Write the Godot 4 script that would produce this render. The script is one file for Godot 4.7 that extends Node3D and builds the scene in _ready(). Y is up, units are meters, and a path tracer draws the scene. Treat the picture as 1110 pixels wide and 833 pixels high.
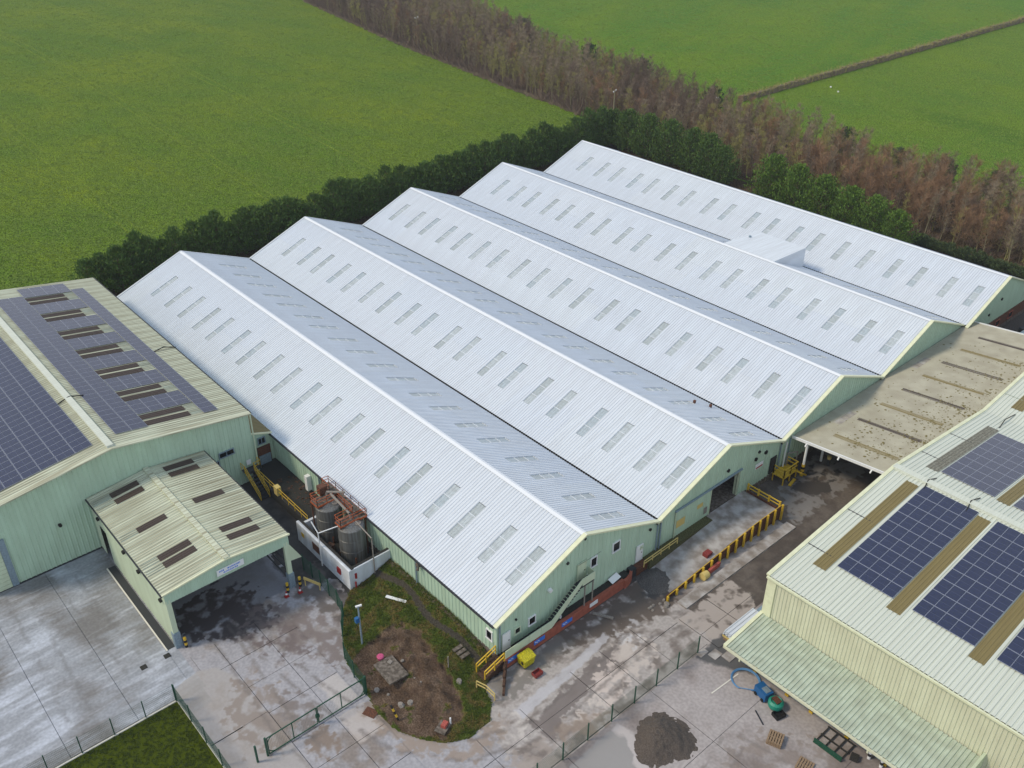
extends Node3D
# An industrial estate of five gabled halls seen from the air. x runs along the front gables, +z towards the front yard, y up, metres.

var M := {}
var used := {}
var tex := {}
var rng := RandomNumberGenerator.new()

# ------------------------------------------------------------------ helpers
func lin(r: float, g: float, b: float) -> Color:
	return Color(r / 255.0, g / 255.0, b / 255.0)

func noise_tex(sd: int, freq: float, octaves: int, low: float, high: float, size := 512, warm := 0.0, cut := 0.22) -> NoiseTexture2D:
	var n := FastNoiseLite.new()
	n.seed = sd
	n.noise_type = FastNoiseLite.TYPE_SIMPLEX_SMOOTH
	n.frequency = freq
	n.fractal_octaves = octaves
	var g := Gradient.new()
	g.set_color(0, Color(low, low - warm * 0.5, low - warm))
	g.set_color(1, Color(high, high, high))
	g.set_offset(0, cut)
	g.set_offset(1, 1.0 - cut)
	var t := NoiseTexture2D.new()
	t.width = size
	t.height = size
	t.seamless = true
	t.noise = n
	t.color_ramp = g
	return t

func mat(key: String, c: Color, rough := 0.8, metal := 0.0, t := "", scale := Vector3.ONE, spec := 0.5) -> StandardMaterial3D:
	var m := StandardMaterial3D.new()
	m.resource_name = key
	m.albedo_color = c
	m.roughness = rough
	m.metallic = metal
	m.metallic_specular = spec
	m.cull_mode = BaseMaterial3D.CULL_DISABLED
	if t != "":
		m.albedo_texture = tex[t]
		m.uv1_triplanar = true
		m.uv1_world_triplanar = true
		m.uv1_scale = scale
	M[key] = m
	return m

func begin() -> SurfaceTool:
	var st := SurfaceTool.new()
	st.begin(Mesh.PRIMITIVE_TRIANGLES)
	return st

func tri(st: SurfaceTool, a: Vector3, b: Vector3, c: Vector3, n: Vector3) -> void:
	st.set_normal(n)
	if (b - a).cross(c - a).dot(n) > 0.0:
		var t := b
		b = c
		c = t
	st.add_vertex(a)
	st.add_vertex(b)
	st.add_vertex(c)

func quad(st: SurfaceTool, a: Vector3, b: Vector3, c: Vector3, d: Vector3, out: Vector3) -> void:
	var n := (c - a).cross(d - b)
	if n.length_squared() < 1e-14:
		return
	n = n.normalized()
	if n.dot(out) < 0.0:
		n = -n
	tri(st, a, b, c, n)
	tri(st, a, c, d, n)

func box(st: SurfaceTool, lo: Vector3, hi: Vector3) -> void:
	obox(st, (lo + hi) * 0.5, (hi - lo).abs(), Basis.IDENTITY)

func obox(st: SurfaceTool, c: Vector3, size: Vector3, b: Basis) -> void:
	var x := b.x * size.x * 0.5
	var y := b.y * size.y * 0.5
	var z := b.z * size.z * 0.5
	quad(st, c - x - y - z, c + x - y - z, c + x + y - z, c - x + y - z, -b.z)
	quad(st, c - x - y + z, c + x - y + z, c + x + y + z, c - x + y + z, b.z)
	quad(st, c - x - y - z, c - x + y - z, c - x + y + z, c - x - y + z, -b.x)
	quad(st, c + x - y - z, c + x + y - z, c + x + y + z, c + x - y + z, b.x)
	quad(st, c - x + y - z, c + x + y - z, c + x + y + z, c - x + y + z, b.y)
	quad(st, c - x - y - z, c + x - y - z, c + x - y + z, c - x - y + z, -b.y)

func bar(st: SurfaceTool, a: Vector3, b: Vector3, w: float, h: float) -> void:
	var d := (b - a)
	var l := d.length()
	if l < 1e-5:
		return
	d /= l
	var up := Vector3.UP if absf(d.y) < 0.95 else Vector3.RIGHT
	var s := d.cross(up).normalized()
	var u := s.cross(d).normalized()
	obox(st, (a + b) * 0.5, Vector3(w, h, l), Basis(s, u, -d))

func tube(st: SurfaceTool, a: Vector3, b: Vector3, r0: float, r1: float, n := 6, caps := false) -> void:
	var d := (b - a)
	if d.length_squared() < 1e-10:
		return
	d = d.normalized()
	var up := Vector3.UP if absf(d.y) < 0.9 else Vector3.RIGHT
	var s := d.cross(up).normalized()
	var u := s.cross(d).normalized()
	for i in n:
		var t0 := TAU * i / n
		var t1 := TAU * (i + 1) / n
		var e0 := s * cos(t0) + u * sin(t0)
		var e1 := s * cos(t1) + u * sin(t1)
		quad(st, a + e0 * r0, a + e1 * r0, b + e1 * r1, b + e0 * r1, e0 + e1)
		if caps:
			tri(st, b, b + e0 * r1, b + e1 * r1, d)
			tri(st, a, a + e0 * r0, a + e1 * r0, -d)

func lathe(st: SurfaceTool, c: Vector3, prof: Array, n := 20) -> void:   # prof: [radius, height] upwards
	for k in prof.size() - 1:
		var p = prof[k]
		var q = prof[k + 1]
		for i in n:
			var t0 := TAU * i / n
			var t1 := TAU * (i + 1) / n
			var e0 := Vector3(cos(t0), 0, sin(t0))
			var e1 := Vector3(cos(t1), 0, sin(t1))
			var slope := Vector3(0, p[0] - q[0], 0) * 2.0
			var a: Vector3 = c + e0 * p[0] + Vector3(0, p[1], 0)
			var b: Vector3 = c + e1 * p[0] + Vector3(0, p[1], 0)
			var d: Vector3 = c + e1 * q[0] + Vector3(0, q[1], 0)
			var e: Vector3 = c + e0 * q[0] + Vector3(0, q[1], 0)
			var o: Vector3 = (e0 + e1) * maxf(0.01, q[1] - p[1]) + slope
			if p[0] < 0.001:
				tri(st, a, d, e, o.normalized())
			elif q[0] < 0.001:
				tri(st, a, b, e, o.normalized())
			else:
				quad(st, a, b, d, e, o)

func prism(st: SurfaceTool, pts: Array, axis: Vector3, up_hint := Vector3.ZERO) -> void:   # closed convex outline pushed along axis
	var mid := Vector3.ZERO
	for p in pts:
		mid += p
	mid = mid / pts.size() + axis * 0.5
	for i in pts.size():
		var a: Vector3 = pts[i]
		var b: Vector3 = pts[(i + 1) % pts.size()]
		quad(st, a, b, b + axis, a + axis, (a + b + axis) * 0.5 - mid)
	for i in range(1, pts.size() - 1):
		tri(st, pts[0], pts[i], pts[i + 1], -axis.normalized())
		tri(st, pts[0] + axis, pts[i] + axis, pts[i + 1] + axis, axis.normalized())

func lerp_pts(pts: Array, u: float) -> float:
	for i in pts.size() - 1:
		if u <= pts[i + 1][0]:
			var t: float = (u - pts[i][0]) / maxf(1e-6, pts[i + 1][0] - pts[i][0])
			return lerpf(pts[i][1], pts[i + 1][1], clampf(t, 0.0, 1.0))
	return pts[pts.size() - 1][1]

# ribbed metal sheet: ribs run along V, repeat along U; hi is [[u, v], ...]; holes are [u0, u1, v0, v1]
func clad(st: SurfaceTool, o: Vector3, U: Vector3, V: Vector3, N: Vector3, ulen: float, lo: float, hi: Array, pitch: float, depth: float, holes := [], trough := 0.48) -> void:
	var n := maxi(1, int(round(ulen / pitch)))
	var p := ulen / n
	var prof := [[0.0, 0.0], [trough, 0.0], [trough + 0.12, 1.0], [0.88, 1.0], [1.0, 0.0]]
	for i in n:
		for k in 4:
			var u0: float = (i + prof[k][0]) * p
			var u1: float = (i + prof[k + 1][0]) * p
			var d0: float = prof[k][1] * depth
			var d1: float = prof[k + 1][1] * depth
			var um := (u0 + u1) * 0.5
			var segs := [[lo, lerp_pts(hi, u0), lo, lerp_pts(hi, u1)]]
			for h in holes:
				if um > h[0] and um < h[1]:
					var next := []
					for s in segs:
						if h[3] <= s[0] or h[2] >= s[1]:
							next.append(s)
							continue
						if h[2] > s[0] + 0.01:
							next.append([s[0], h[2], s[2], h[2]])
						if h[3] < s[1] - 0.01:
							next.append([h[3], s[1], h[3], s[3]])
					segs = next
			for s in segs:
				quad(st, o + U * u0 + V * s[0] + N * d0, o + U * u1 + V * s[2] + N * d1, o + U * u1 + V * s[3] + N * d1, o + U * u0 + V * s[1] + N * d0, N)

func numbered(called: String) -> String:
	var n: int = used.get(called, 0)
	used[called] = n + 1
	return called if n == 0 else "%s_%03d" % [called, n]

func tag(o: Node, label: String, category: String, group := "") -> Node:
	o.set_meta("label", label)
	o.set_meta("category", category)
	if group != "":
		o.set_meta("group", group)
	return o

func thing(called: String, label: String, category: String, at := Vector3.ZERO, group := "") -> Node3D:
	var o := Node3D.new()
	o.name = numbered(called)
	o.position = at
	add_child(o)
	tag(o, label, category, group)
	return o

# a part, its vertices given in world coordinates
func part(owner_: Node3D, called: String, st: SurfaceTool, m: Material) -> MeshInstance3D:
	var o := MeshInstance3D.new()
	o.name = called
	o.mesh = st.commit()
	o.material_override = m
	if not (owner_ is MeshInstance3D):
		o.position = -owner_.position
	owner_.add_child(o, true)
	return o

# a part that shares a mesh, in its owner's own axes
func piece(owner_: Node3D, called: String, mesh: Mesh, m: Material, t: Transform3D) -> MeshInstance3D:
	var o := MeshInstance3D.new()
	o.name = called
	o.mesh = mesh
	o.material_override = m
	o.transform = t
	owner_.add_child(o, true)
	return o

func single(called: String, st: SurfaceTool, m: Material, label: String, category: String, group := "") -> MeshInstance3D:
	var o := MeshInstance3D.new()
	o.name = numbered(called)
	o.mesh = st.commit()
	o.material_override = m
	add_child(o)
	tag(o, label, category, group)
	return o

func struct(called: String, st: SurfaceTool, m: Material, label: String, category: String) -> MeshInstance3D:
	var o := single(called, st, m, label, category)
	o.set_meta("kind", "structure")
	return o

func stuff(o: Node) -> Node:
	o.set_meta("kind", "stuff")
	return o

func copy(o: Node3D, at: Vector3, turn := 0.0, size := Vector3.ONE, label := "") -> Node3D:
	var c: Node3D = o.duplicate()
	var base: String = o.name
	if base.right(4).begins_with("_") and base.right(3).is_valid_int():
		base = base.left(base.length() - 4)
	c.name = numbered(base)
	add_child(c)
	c.position = at
	c.rotation.y = turn
	c.scale = size
	if label != "":
		c.set_meta("label", label)
	return c

func V3(x: float, y: float, z: float) -> Vector3:
	return Vector3(x, y, z)

# ------------------------------------------------------------------ yard texture
const GX := -43.0
const GZ := -46.0
const GW := 104.0
const GH := 84.0
const PPM := 12.0
var yard_img: Image
var nz := []

func in_poly(p: Array, x: float, z: float) -> bool:
	var ins := false
	var j := p.size() - 1
	for i in p.size():
		var zi: float = p[i][1]
		var zj: float = p[j][1]
		if (zi > z) != (zj > z):
			if x < (p[j][0] - p[i][0]) * (z - zi) / (zj - zi) + p[i][0]:
				ins = not ins
		j = i
	return ins

# a stain, patch or pool: outline in metres with a ragged edge
func stain(p: Array, c: Color, strength: float, rag := 0.5, gaps := 0.0) -> void:
	var x0 := 1e9
	var x1 := -1e9
	var z0 := 1e9
	var z1 := -1e9
	for q in p:
		x0 = minf(x0, q[0]); x1 = maxf(x1, q[0]); z0 = minf(z0, q[1]); z1 = maxf(z1, q[1])
	var a: FastNoiseLite = nz[4]
	var b: FastNoiseLite = nz[2]
	for py in range(maxi(0, int((z0 - rag - GZ) * PPM)), mini(yard_img.get_height(), int((z1 + rag - GZ) * PPM))):
		for px in range(maxi(0, int((x0 - rag - GX) * PPM)), mini(yard_img.get_width(), int((x1 + rag - GX) * PPM))):
			var wx := GX + px / PPM
			var wz := GZ + py / PPM
			var ox := a.get_noise_2d(wx, wz) * rag * 2.0
			var oz := a.get_noise_2d(wx + 100.0, wz) * rag * 2.0
			var cover := 0.0
			for q in [0.7, 1.0, 1.3]:
				if in_poly(p, wx + ox * q + (q - 1.0) * 0.3, wz + oz * q - (q - 1.0) * 0.2):
					cover += 1.0 / 3.0
			if cover > 0.0:
				var k := strength * cover
				if gaps > 0.0:
					k *= clampf((b.get_noise_2d(wx, wz) + 0.5 - gaps) * 3.0 + 0.15, 0.0, 1.0)
				yard_img.set_pixel(px, py, yard_img.get_pixel(px, py).lerp(c, k))

func tyres(p: Array, c: Color, strength: float) -> void:   # a pair of wheel marks along a line of points
	for side in [-0.85, 0.85]:
		for i in p.size() - 1:
			var a := Vector2(p[i][0], p[i][1])
			var b := Vector2(p[i + 1][0], p[i + 1][1])
			var n := (b - a).orthogonal().normalized()
			var q := []
			for e in [[a, side - 0.16], [b, side - 0.16], [b, side + 0.16], [a, side + 0.16]]:
				var v: Vector2 = e[0] + n * e[1]
				q.append([v.x, v.y])
			stain(q, c, strength, 0.08, 0.3)

func rect(x0: float, z0: float, x1: float, z1: float) -> Array:
	return [[x0, z0], [x1, z0], [x1, z1], [x0, z1]]

func make_yard_texture() -> void:
	for q in [[11, 0.11, 3], [12, 0.45, 3], [13, 0.55, 4], [14, 3.0, 2], [15, 0.9, 3], [16, 1.0, 3]]:
		var n := FastNoiseLite.new()
		n.seed = q[0]
		n.frequency = q[1]
		n.fractal_octaves = q[2]
		n.noise_type = FastNoiseLite.TYPE_SIMPLEX_SMOOTH
		nz.append(n)
	var w := int(GW * PPM)
	var h := int(GH * PPM)
	yard_img = Image.create(w, h, false, Image.FORMAT_RGB8)
	var a: FastNoiseLite = nz[0]
	var b: FastNoiseLite = nz[1]
	var f: FastNoiseLite = nz[3]
	var s: FastNoiseLite = nz[5]
	var left_a := lin(142, 146, 154)
	var left_b := lin(108, 106, 106)
	var left_c := lin(176, 182, 195)
	var mid_a := lin(152, 151, 157)
	var mid_b := lin(124, 116, 112)
	var road_a := lin(160, 154, 152)
	var road_b := lin(112, 104, 100)
	var right_a := lin(156, 150, 150)
	var right_b := lin(118, 110, 108)
	var dirt_a := lin(96, 88, 82)
	var dirt_b := lin(70, 62, 57)
	var dock_a := lin(66, 63, 62)
	var dock_b := lin(42, 40, 40)
	for py in h:
		var wz := GZ + py / PPM
		for px in w:
			var wx := GX + px / PPM
			var n0 := a.get_noise_2d(wx, wz)
			var n1 := b.get_noise_2d(wx, wz)
			var n2 := f.get_noise_2d(wx, wz)
			var c: Color
			if wx < -19.6 and wz < -13.9 or (wx < -19.9 and wz < -12.0):
				var n3 := s.get_noise_2d(wx * 0.16, wz * 1.1)
				c = left_a.lerp(left_b, clampf(0.35 + n0 * 1.6 + n3 * 0.9, 0.0, 1.0) * 0.85)
				c = c.lerp(left_c, clampf(n3 * 1.4 - 0.1 - n0 * 1.1, 0.0, 0.8))
			elif wx < -5.2 + n1 * 1.5 - smoothstep(-17.5, -20.0, wz) * 2.6 and wz > -36.0 and wz < 40.0:
				var n3 := s.get_noise_2d(wx * 0.9 + 50.0, wz * 0.35)
				c = mid_a.lerp(mid_b, clampf(n0 * 1.4 + n1 * 1.1 + n3 * 0.4, 0.0, 1.0))
			elif wz > 10.5:
				c = right_a.lerp(right_b, clampf(0.2 + n0 * 1.3 + n1 * 0.5, 0.0, 1.0))
			elif wx > 33.5 or (wx > 17.0 and wz > 6.5):
				c = dirt_a.lerp(dirt_b, clampf(0.5 + n0 + n1, 0.0, 1.0))
			elif wz > 1.0:
				var n3 := s.get_noise_2d(wx * 0.3, wz * 1.2 + 30.0)
				c = road_a.lerp(road_b, clampf(0.12 + n1 * 1.5 + n3 * 0.9 + n0 * 0.5, 0.0, 1.0))
			else:
				c = dock_a.lerp(dock_b, clampf(0.4 + n0 + n1 * 1.2, 0.0, 1.0))
			var g := 1.0 + n2 * 0.10 + n1 * 0.05
			yard_img.set_pixel(px, py, Color(c.r * g, c.g * g, c.b * g))
	# the floor under the loading canopy, the wet pool at its mouth and the damp around it
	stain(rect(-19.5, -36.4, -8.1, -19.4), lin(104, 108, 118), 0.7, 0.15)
	stain([[-19.0, -20.6], [-18.4, -22.6], [-17.0, -23.8], [-14.4, -23.9], [-12.6, -22.6], [-11.2, -21.0], [-11.6, -17.4], [-12.8, -15.4], [-14.6, -16.6], [-17.2, -18.4]], lin(58, 52, 54), 0.94, 0.75, 0.16)
	stain([[-15.0, -17.0], [-12.0, -20.0], [-10.6, -17.0], [-11.0, -11.0], [-13.0, -12.0]], lin(100, 90, 90), 0.85, 0.9, 0.36)
	stain([[-10.9, -18.0], [-8.0, -19.0], [-6.8, -14.0], [-9.8, -7.0], [-11.6, -11.0]], lin(112, 102, 100), 0.8, 0.8, 0.34)
	stain([[-8.6, -19.6], [-4.6, -21.0], [-5.2, -14.0], [-7.4, -12.2], [-8.2, -15.5]], lin(92, 86, 84), 0.85, 0.5, 0.22)
	stain([[-21.9, -15.0], [-21.2, -15.4], [-19.4, -15.7], [-18.1, -15.1], [-17.2, -12.9], [-17.0, 0.0], [-21.9, 0.0]], lin(158, 153, 150), 0.65, 0.06)
	stain([[-19.8, -10.5], [-17.2, -13.0], [-15.6, -10.8], [-15.2, -6.6], [-17.4, -4.2], [-19.8, -5.0]], lin(130, 119, 112), 0.75, 0.9, 0.22)
	stain([[-16.2, -8.5], [-14.0, -8.8], [-13.8, -5.0], [-15.6, -4.6]], lin(116, 108, 106), 0.85, 0.5, 0.24)
	stain([[-16.6, -4.0], [-14.4, -4.2], [-14.2, -1.4], [-15.8, -1.0]], lin(122, 108, 98), 0.85, 0.4, 0.2)
	stain([[-13.2, -4.1], [-10.7, -4.0], [-10.7, -0.8], [-13.2, -0.9]], lin(176, 168, 164), 0.75, 0.08)
	stain([[-12.6, -8.0], [-10.8, -8.0], [-10.8, -4.6], [-12.6, -4.4]], lin(182, 176, 174), 0.7, 0.1)
	# muddy run-off at the soil bank
	stain([[-11.4, -3.6], [-10.0, -3.8], [-9.4, 1.0], [-7.4, 4.4], [-3.4, 4.4], [-3.0, 5.4], [-8.0, 6.0], [-11.0, 2.0]], lin(140, 126, 116), 0.8, 0.5, 0.15)
	# dirt under the brick wall and the patched tarmac of the road
	stain([[4.0, 1.0], [17.5, 0.6], [19.0, 4.2], [15.6, 5.6], [12.8, 5.0], [9.4, 5.0], [7.0, 3.2], [3.0, 2.4]], lin(84, 74, 68), 0.9, 0.6, 0.08)
	stain([[-3.0, 1.0], [6.0, 1.0], [6.4, 2.6], [0.0, 3.4], [-3.0, 3.6]], lin(112, 108, 104), 0.8, 0.4, 0.12)
	stain([[15.2, 3.4], [16.8, 1.0], [20.4, 0.6], [20.2, 3.4], [18.0, 4.4]], lin(62, 60, 62), 0.9, 0.5, 0.05)
	stain([[-2.4, 4.6], [3.4, 4.2], [9.2, 3.6], [9.4, 4.3], [3.4, 5.2], [-2.2, 5.7]], lin(178, 178, 186), 0.75, 0.12)
	stain([[-2.2, 6.4], [4.0, 5.6], [8.0, 5.0], [9.4, 5.6], [7.0, 6.9], [3.6, 7.1], [1.0, 7.6], [-1.8, 8.8]], lin(112, 104, 102), 0.9, 0.35)
	stain([[3.9, 6.9], [7.2, 6.0], [7.4, 8.6], [4.2, 9.4]], lin(196, 184, 178), 0.8, 0.7, 0.2)
	stain([[0.2, 8.4], [3.6, 7.6], [3.8, 8.9], [1.4, 9.6]], lin(194, 184, 178), 0.75, 0.6, 0.25)
	stain([[7.6, 5.6], [11.0, 4.8], [11.0, 8.4], [7.8, 8.8]], lin(188, 178, 172), 0.75, 0.7, 0.2)
	stain([[9.6, 4.4], [12.4, 4.2], [12.4, 5.6], [10.0, 6.4]], lin(190, 190, 196), 0.7, 0.5, 0.3)
	stain([[-1.5, 7.4], [3.4, 9.4], [2.4, 10.4], [-1.4, 10.4]], lin(132, 118, 108), 0.8, 0.5, 0.2)
	stain([[-6.0, 8.0], [-2.0, 7.6], [-2.2, 10.6], [-6.2, 13.0]], lin(150, 140, 134), 0.7, 0.6, 0.25)
	stain([[-4.0, 5.2], [-2.2, 4.9], [-2.0, 6.6], [-4.0, 7.0]], lin(190, 184, 180), 0.7, 0.6, 0.25)
	# pinkish slabs by the cream hall, dark ground at its low shed
	stain([[15.0, 7.0], [22.8, 6.7], [22.6, 9.6], [20.6, 11.2], [16.0, 11.6]], lin(160, 151, 146), 0.95, 0.25, 0.02)
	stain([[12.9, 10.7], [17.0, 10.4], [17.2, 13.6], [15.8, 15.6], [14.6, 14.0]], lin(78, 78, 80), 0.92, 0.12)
	stain([[-2.6, 11.2], [2.2, 11.0], [2.8, 12.1], [1.5, 14.2], [-1.5, 18.0], [-6.0, 16.0]], lin(140, 138, 138), 0.9, 0.12)
	stain([[2.2, 11.0], [3.0, 11.0], [3.4, 12.4], [2.0, 15.0], [1.2, 16.0], [1.4, 14.2], [2.7, 12.1]], lin(176, 170, 170), 0.85, 0.12)
	stain([[6.0, 18.5], [10.0, 18.5], [14.5, 24.0], [12.0, 30.0], [6.0, 26.0]], lin(120, 108, 100), 0.5, 1.2, 0.3)
	# the passage under the flat canopy
	stain([[38.0, 1.8], [48.0, 0.5], [70.0, 0.5], [70.0, 6.0], [34.0, 6.2]], lin(122, 120, 120), 0.8, 0.4, 0.1)
	stain([[39.0, 2.2], [41.0, 2.4], [43.2, 4.4], [41.6, 5.6], [39.4, 4.4]], lin(52, 48, 46), 0.9, 0.25)
	for q in [[43.0, 2.2], [44.0, 3.3], [42.6, 3.4], [45.2, 4.2], [44.4, 1.6], [46.8, 3.0], [43.6, 4.6]]:
		stain(rect(q[0] - 0.5, q[1] - 0.22, q[0] + 0.5, q[1] + 0.22), lin(44, 42, 42), 0.85, 0.35)
	tyres([[-13.8, -20.0], [-13.9, -14.0], [-13.2, -8.0], [-12.4, -4.4], [-10.8, 1.0], [-7.6, 5.0], [-2.0, 7.2], [6.0, 6.6], [12.0, 5.8], [18.0, 7.6]], lin(96, 90, 88), 0.5)
	tyres([[-16.0, -19.0], [-16.4, -12.0], [-16.8, -6.0], [-16.0, 1.0], [-13.0, 7.0], [-9.0, 12.0]], lin(104, 98, 95), 0.45)
	tyres([[-24.0, -36.0], [-23.6, -26.0], [-23.0, -18.0]], lin(104, 104, 106), 0.35)
	tyres([[-28.0, -36.0], [-28.2, -26.0], [-28.6, -15.0]], lin(104, 104, 106), 0.35)
	tyres([[9.0, 32.0], [9.6, 24.0], [8.6, 18.0], [4.0, 19.0], [-3.0, 21.0]], lin(112, 106, 104), 0.45)
	tyres([[20.0, 9.0], [27.0, 8.6], [36.0, 8.8], [46.0, 8.8]], lin(56, 52, 50), 0.4)
	# small marks on the canopy floor
	for q in [[-13.6, -24.6], [-12.7, -25.0], [-11.6, -22.6], [-12.4, -23.2], [-14.2, -25.3]]:
		stain(rect(q[0] - 0.45, q[1] - 0.16, q[0] + 0.45, q[1] + 0.16), lin(44, 44, 50), 0.85, 0.15)

# ------------------------------------------------------------------ trees
func wander(d: Vector3, k: float) -> Vector3:
	return (d + Vector3(rng.randf_range(-k, k), rng.randf_range(-k, k), rng.randf_range(-k, k))).normalized()

func blade(st: SurfaceTool, a: Vector3, b: Vector3, w: float) -> void:
	var d := (b - a)
	var s := d.cross(Vector3(rng.randf_range(-1, 1), rng.randf_range(-1, 1), rng.randf_range(-1, 1)))
	if s.length_squared() < 1e-8:
		return
	s = s.normalized() * w
	var n := s.cross(d).normalized()
	if n.y < 0:
		n = -n
	tri(st, a - s, a + s, b, n)

func bare_tree_meshes(sd: int, h: float, spread: float, low: float, width: float) -> Array:
	rng.seed = sd
	var wood := begin()
	var twig := begin()
	var p := Vector3.ZERO
	var d := Vector3(rng.randf_range(-0.06, 0.06), 1, rng.randf_range(-0.06, 0.06)).normalized()
	var n := 9
	var r := h * 0.014
	for i in n:
		var q := p + d * h / n
		tube(wood, p, q, r * (1.0 - 0.9 * i / n), r * (1.0 - 0.9 * (i + 1) / n), 5)
		var t := float(i + 1) / n
		if t > low:
			for k in (3 if i < n - 1 else 4):
				var a := rng.randf() * TAU
				var up := rng.randf_range(0.55, 1.3)
				var bd := Vector3(cos(a), up, sin(a)).normalized()
				var bl := spread * rng.randf_range(0.6, 1.15) * (1.15 - 0.75 * t)
				var bp := p.lerp(q, rng.randf())
				var br := r * (1.05 - t) * 0.6 + 0.012
				for s in 3:
					var bq := bp + bd * bl / 3.0
					tube(wood, bp, bq, br * (1.0 - 0.28 * s), br * (0.72 - 0.28 * s), 3)
					for m in 4:
						var td := wander((bd + Vector3(0, 0.35, 0)).normalized(), 0.75)
						var tp := bp.lerp(bq, rng.randf())
						var tl := rng.randf_range(0.5, 1.0) * (0.5 + spread * 0.22)
						var tq := tp + td * tl
						blade(twig, tp, tq, width)
						for f in 3:
							blade(twig, tp.lerp(tq, rng.randf_range(0.2, 0.8)), tq + wander(td, 0.8) * tl * rng.randf_range(0.3, 0.7), width * 0.8)
					bp = bq
					bd = wander(bd + Vector3(0, 0.15, 0), 0.25)
		p = q
		d = wander(d, 0.07)
	return [wood.commit(), twig.commit()]

# an evergreen: many boughs, each a clump of sprays that grows out and up
func conifer_meshes(sd: int, h: float, r: float, count: int) -> Array:
	rng.seed = sd
	var wood := begin()
	tube(wood, Vector3.ZERO, V3(0, h * 0.9, 0), h * 0.02, 0.02, 6)
	var st := begin()
	var boughs := int(count / 30)
	for b in boughs:
		var t := pow((b + rng.randf()) / boughs, 0.9)
		var a := b * 2.39996 + rng.randf_range(-0.4, 0.4)
		var prof := minf(1.0, 0.72 + t * 1.4) * pow(maxf(0.0, 1.0 - pow(t, 2.6)), 0.62) + 0.05
		var len_ := r * prof * rng.randf_range(0.6, 1.32)
		var lift := rng.randf_range(0.7, 1.4) + t * 1.2
		var dir := Vector3(cos(a), lift, sin(a)).normalized()
		var root := V3(0, h * t * 0.93 - lift * len_ * 0.45, 0)
		root.y = maxf(root.y, 0.1)
		var tip := root + Vector3(cos(a), 0, sin(a)) * len_ + V3(0, lift * len_ * 0.5, 0)
		tube(wood, root, root.lerp(tip, 0.7), 0.035, 0.012, 3)
		var tone := rng.randf_range(0.72, 1.2)
		var fat := (0.22 + 0.16 * r) * (0.55 + 0.45 * prof)
		for i in 30:
			var k := rng.randf_range(0.35, 1.0)
			var c := root.lerp(tip, k) + Vector3(rng.randf_range(-1, 1), rng.randf_range(-0.8, 0.8), rng.randf_range(-1, 1)) * fat * (1.25 - 0.7 * k)
			var out := wander((dir + V3(0, 0.5, 0)).normalized(), 0.5)
			var l := rng.randf_range(0.25, 0.52) * (0.7 + r * 0.12)
			var w := l * rng.randf_range(0.16, 0.3)
			var s := out.cross(wander(Vector3.UP, 0.9)).normalized()
			var n := s.cross(out).normalized()
			if n.dot(Vector3(cos(a), 0.9, sin(a))) < 0:
				n = -n
			var v := tone * rng.randf_range(0.8, 1.2)
			st.set_color(Color(v * rng.randf_range(0.9, 1.15), v, v * rng.randf_range(0.85, 1.1)))
			var e := c + out * l
			var m := c + out * l * 0.45
			tri(st, c, m - s * w, m + s * w, n)
			tri(st, e, m - s * w, m + s * w, n)
	return [wood.commit(), st.commit()]

func two_part(called: String, meshes: Array, m0: Material, m1: Material, label: String, cat: String, group: String) -> Node3D:
	var t := thing(called, label, cat, Vector3.ZERO, group)
	piece(t, "trunk", meshes[0], m0, Transform3D())
	piece(t, "crown", meshes[1], m1, Transform3D())
	return t

func joined(meshes: Array, m0: Material, m1: Material) -> ArrayMesh:
	var a := ArrayMesh.new()
	for k in 2:
		a.add_surface_from_arrays(Mesh.PRIMITIVE_TRIANGLES, meshes[k].surface_get_arrays(0))
		a.surface_set_material(k, [m0, m1][k])
	return a

func scatter(called: String, mesh: Mesh, spots: Array, label: String, cat: String) -> void:
	var mm := MultiMesh.new()
	mm.transform_format = MultiMesh.TRANSFORM_3D
	mm.mesh = mesh
	mm.instance_count = spots.size()
	for i in spots.size():
		mm.set_instance_transform(i, spots[i])
	var o := MultiMeshInstance3D.new()
	o.name = numbered(called)
	o.multimesh = mm
	add_child(o)
	tag(o, label, cat)
	stuff(o)

# ------------------------------------------------------------------ the five halls
const EAVE := 4.51
const RIDGE := 8.54
const REAR := -79.6
const FLOOR_Y := 1.0

var light_frame: Mesh
var light_pane: Mesh
var light_bar: Mesh

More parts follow.
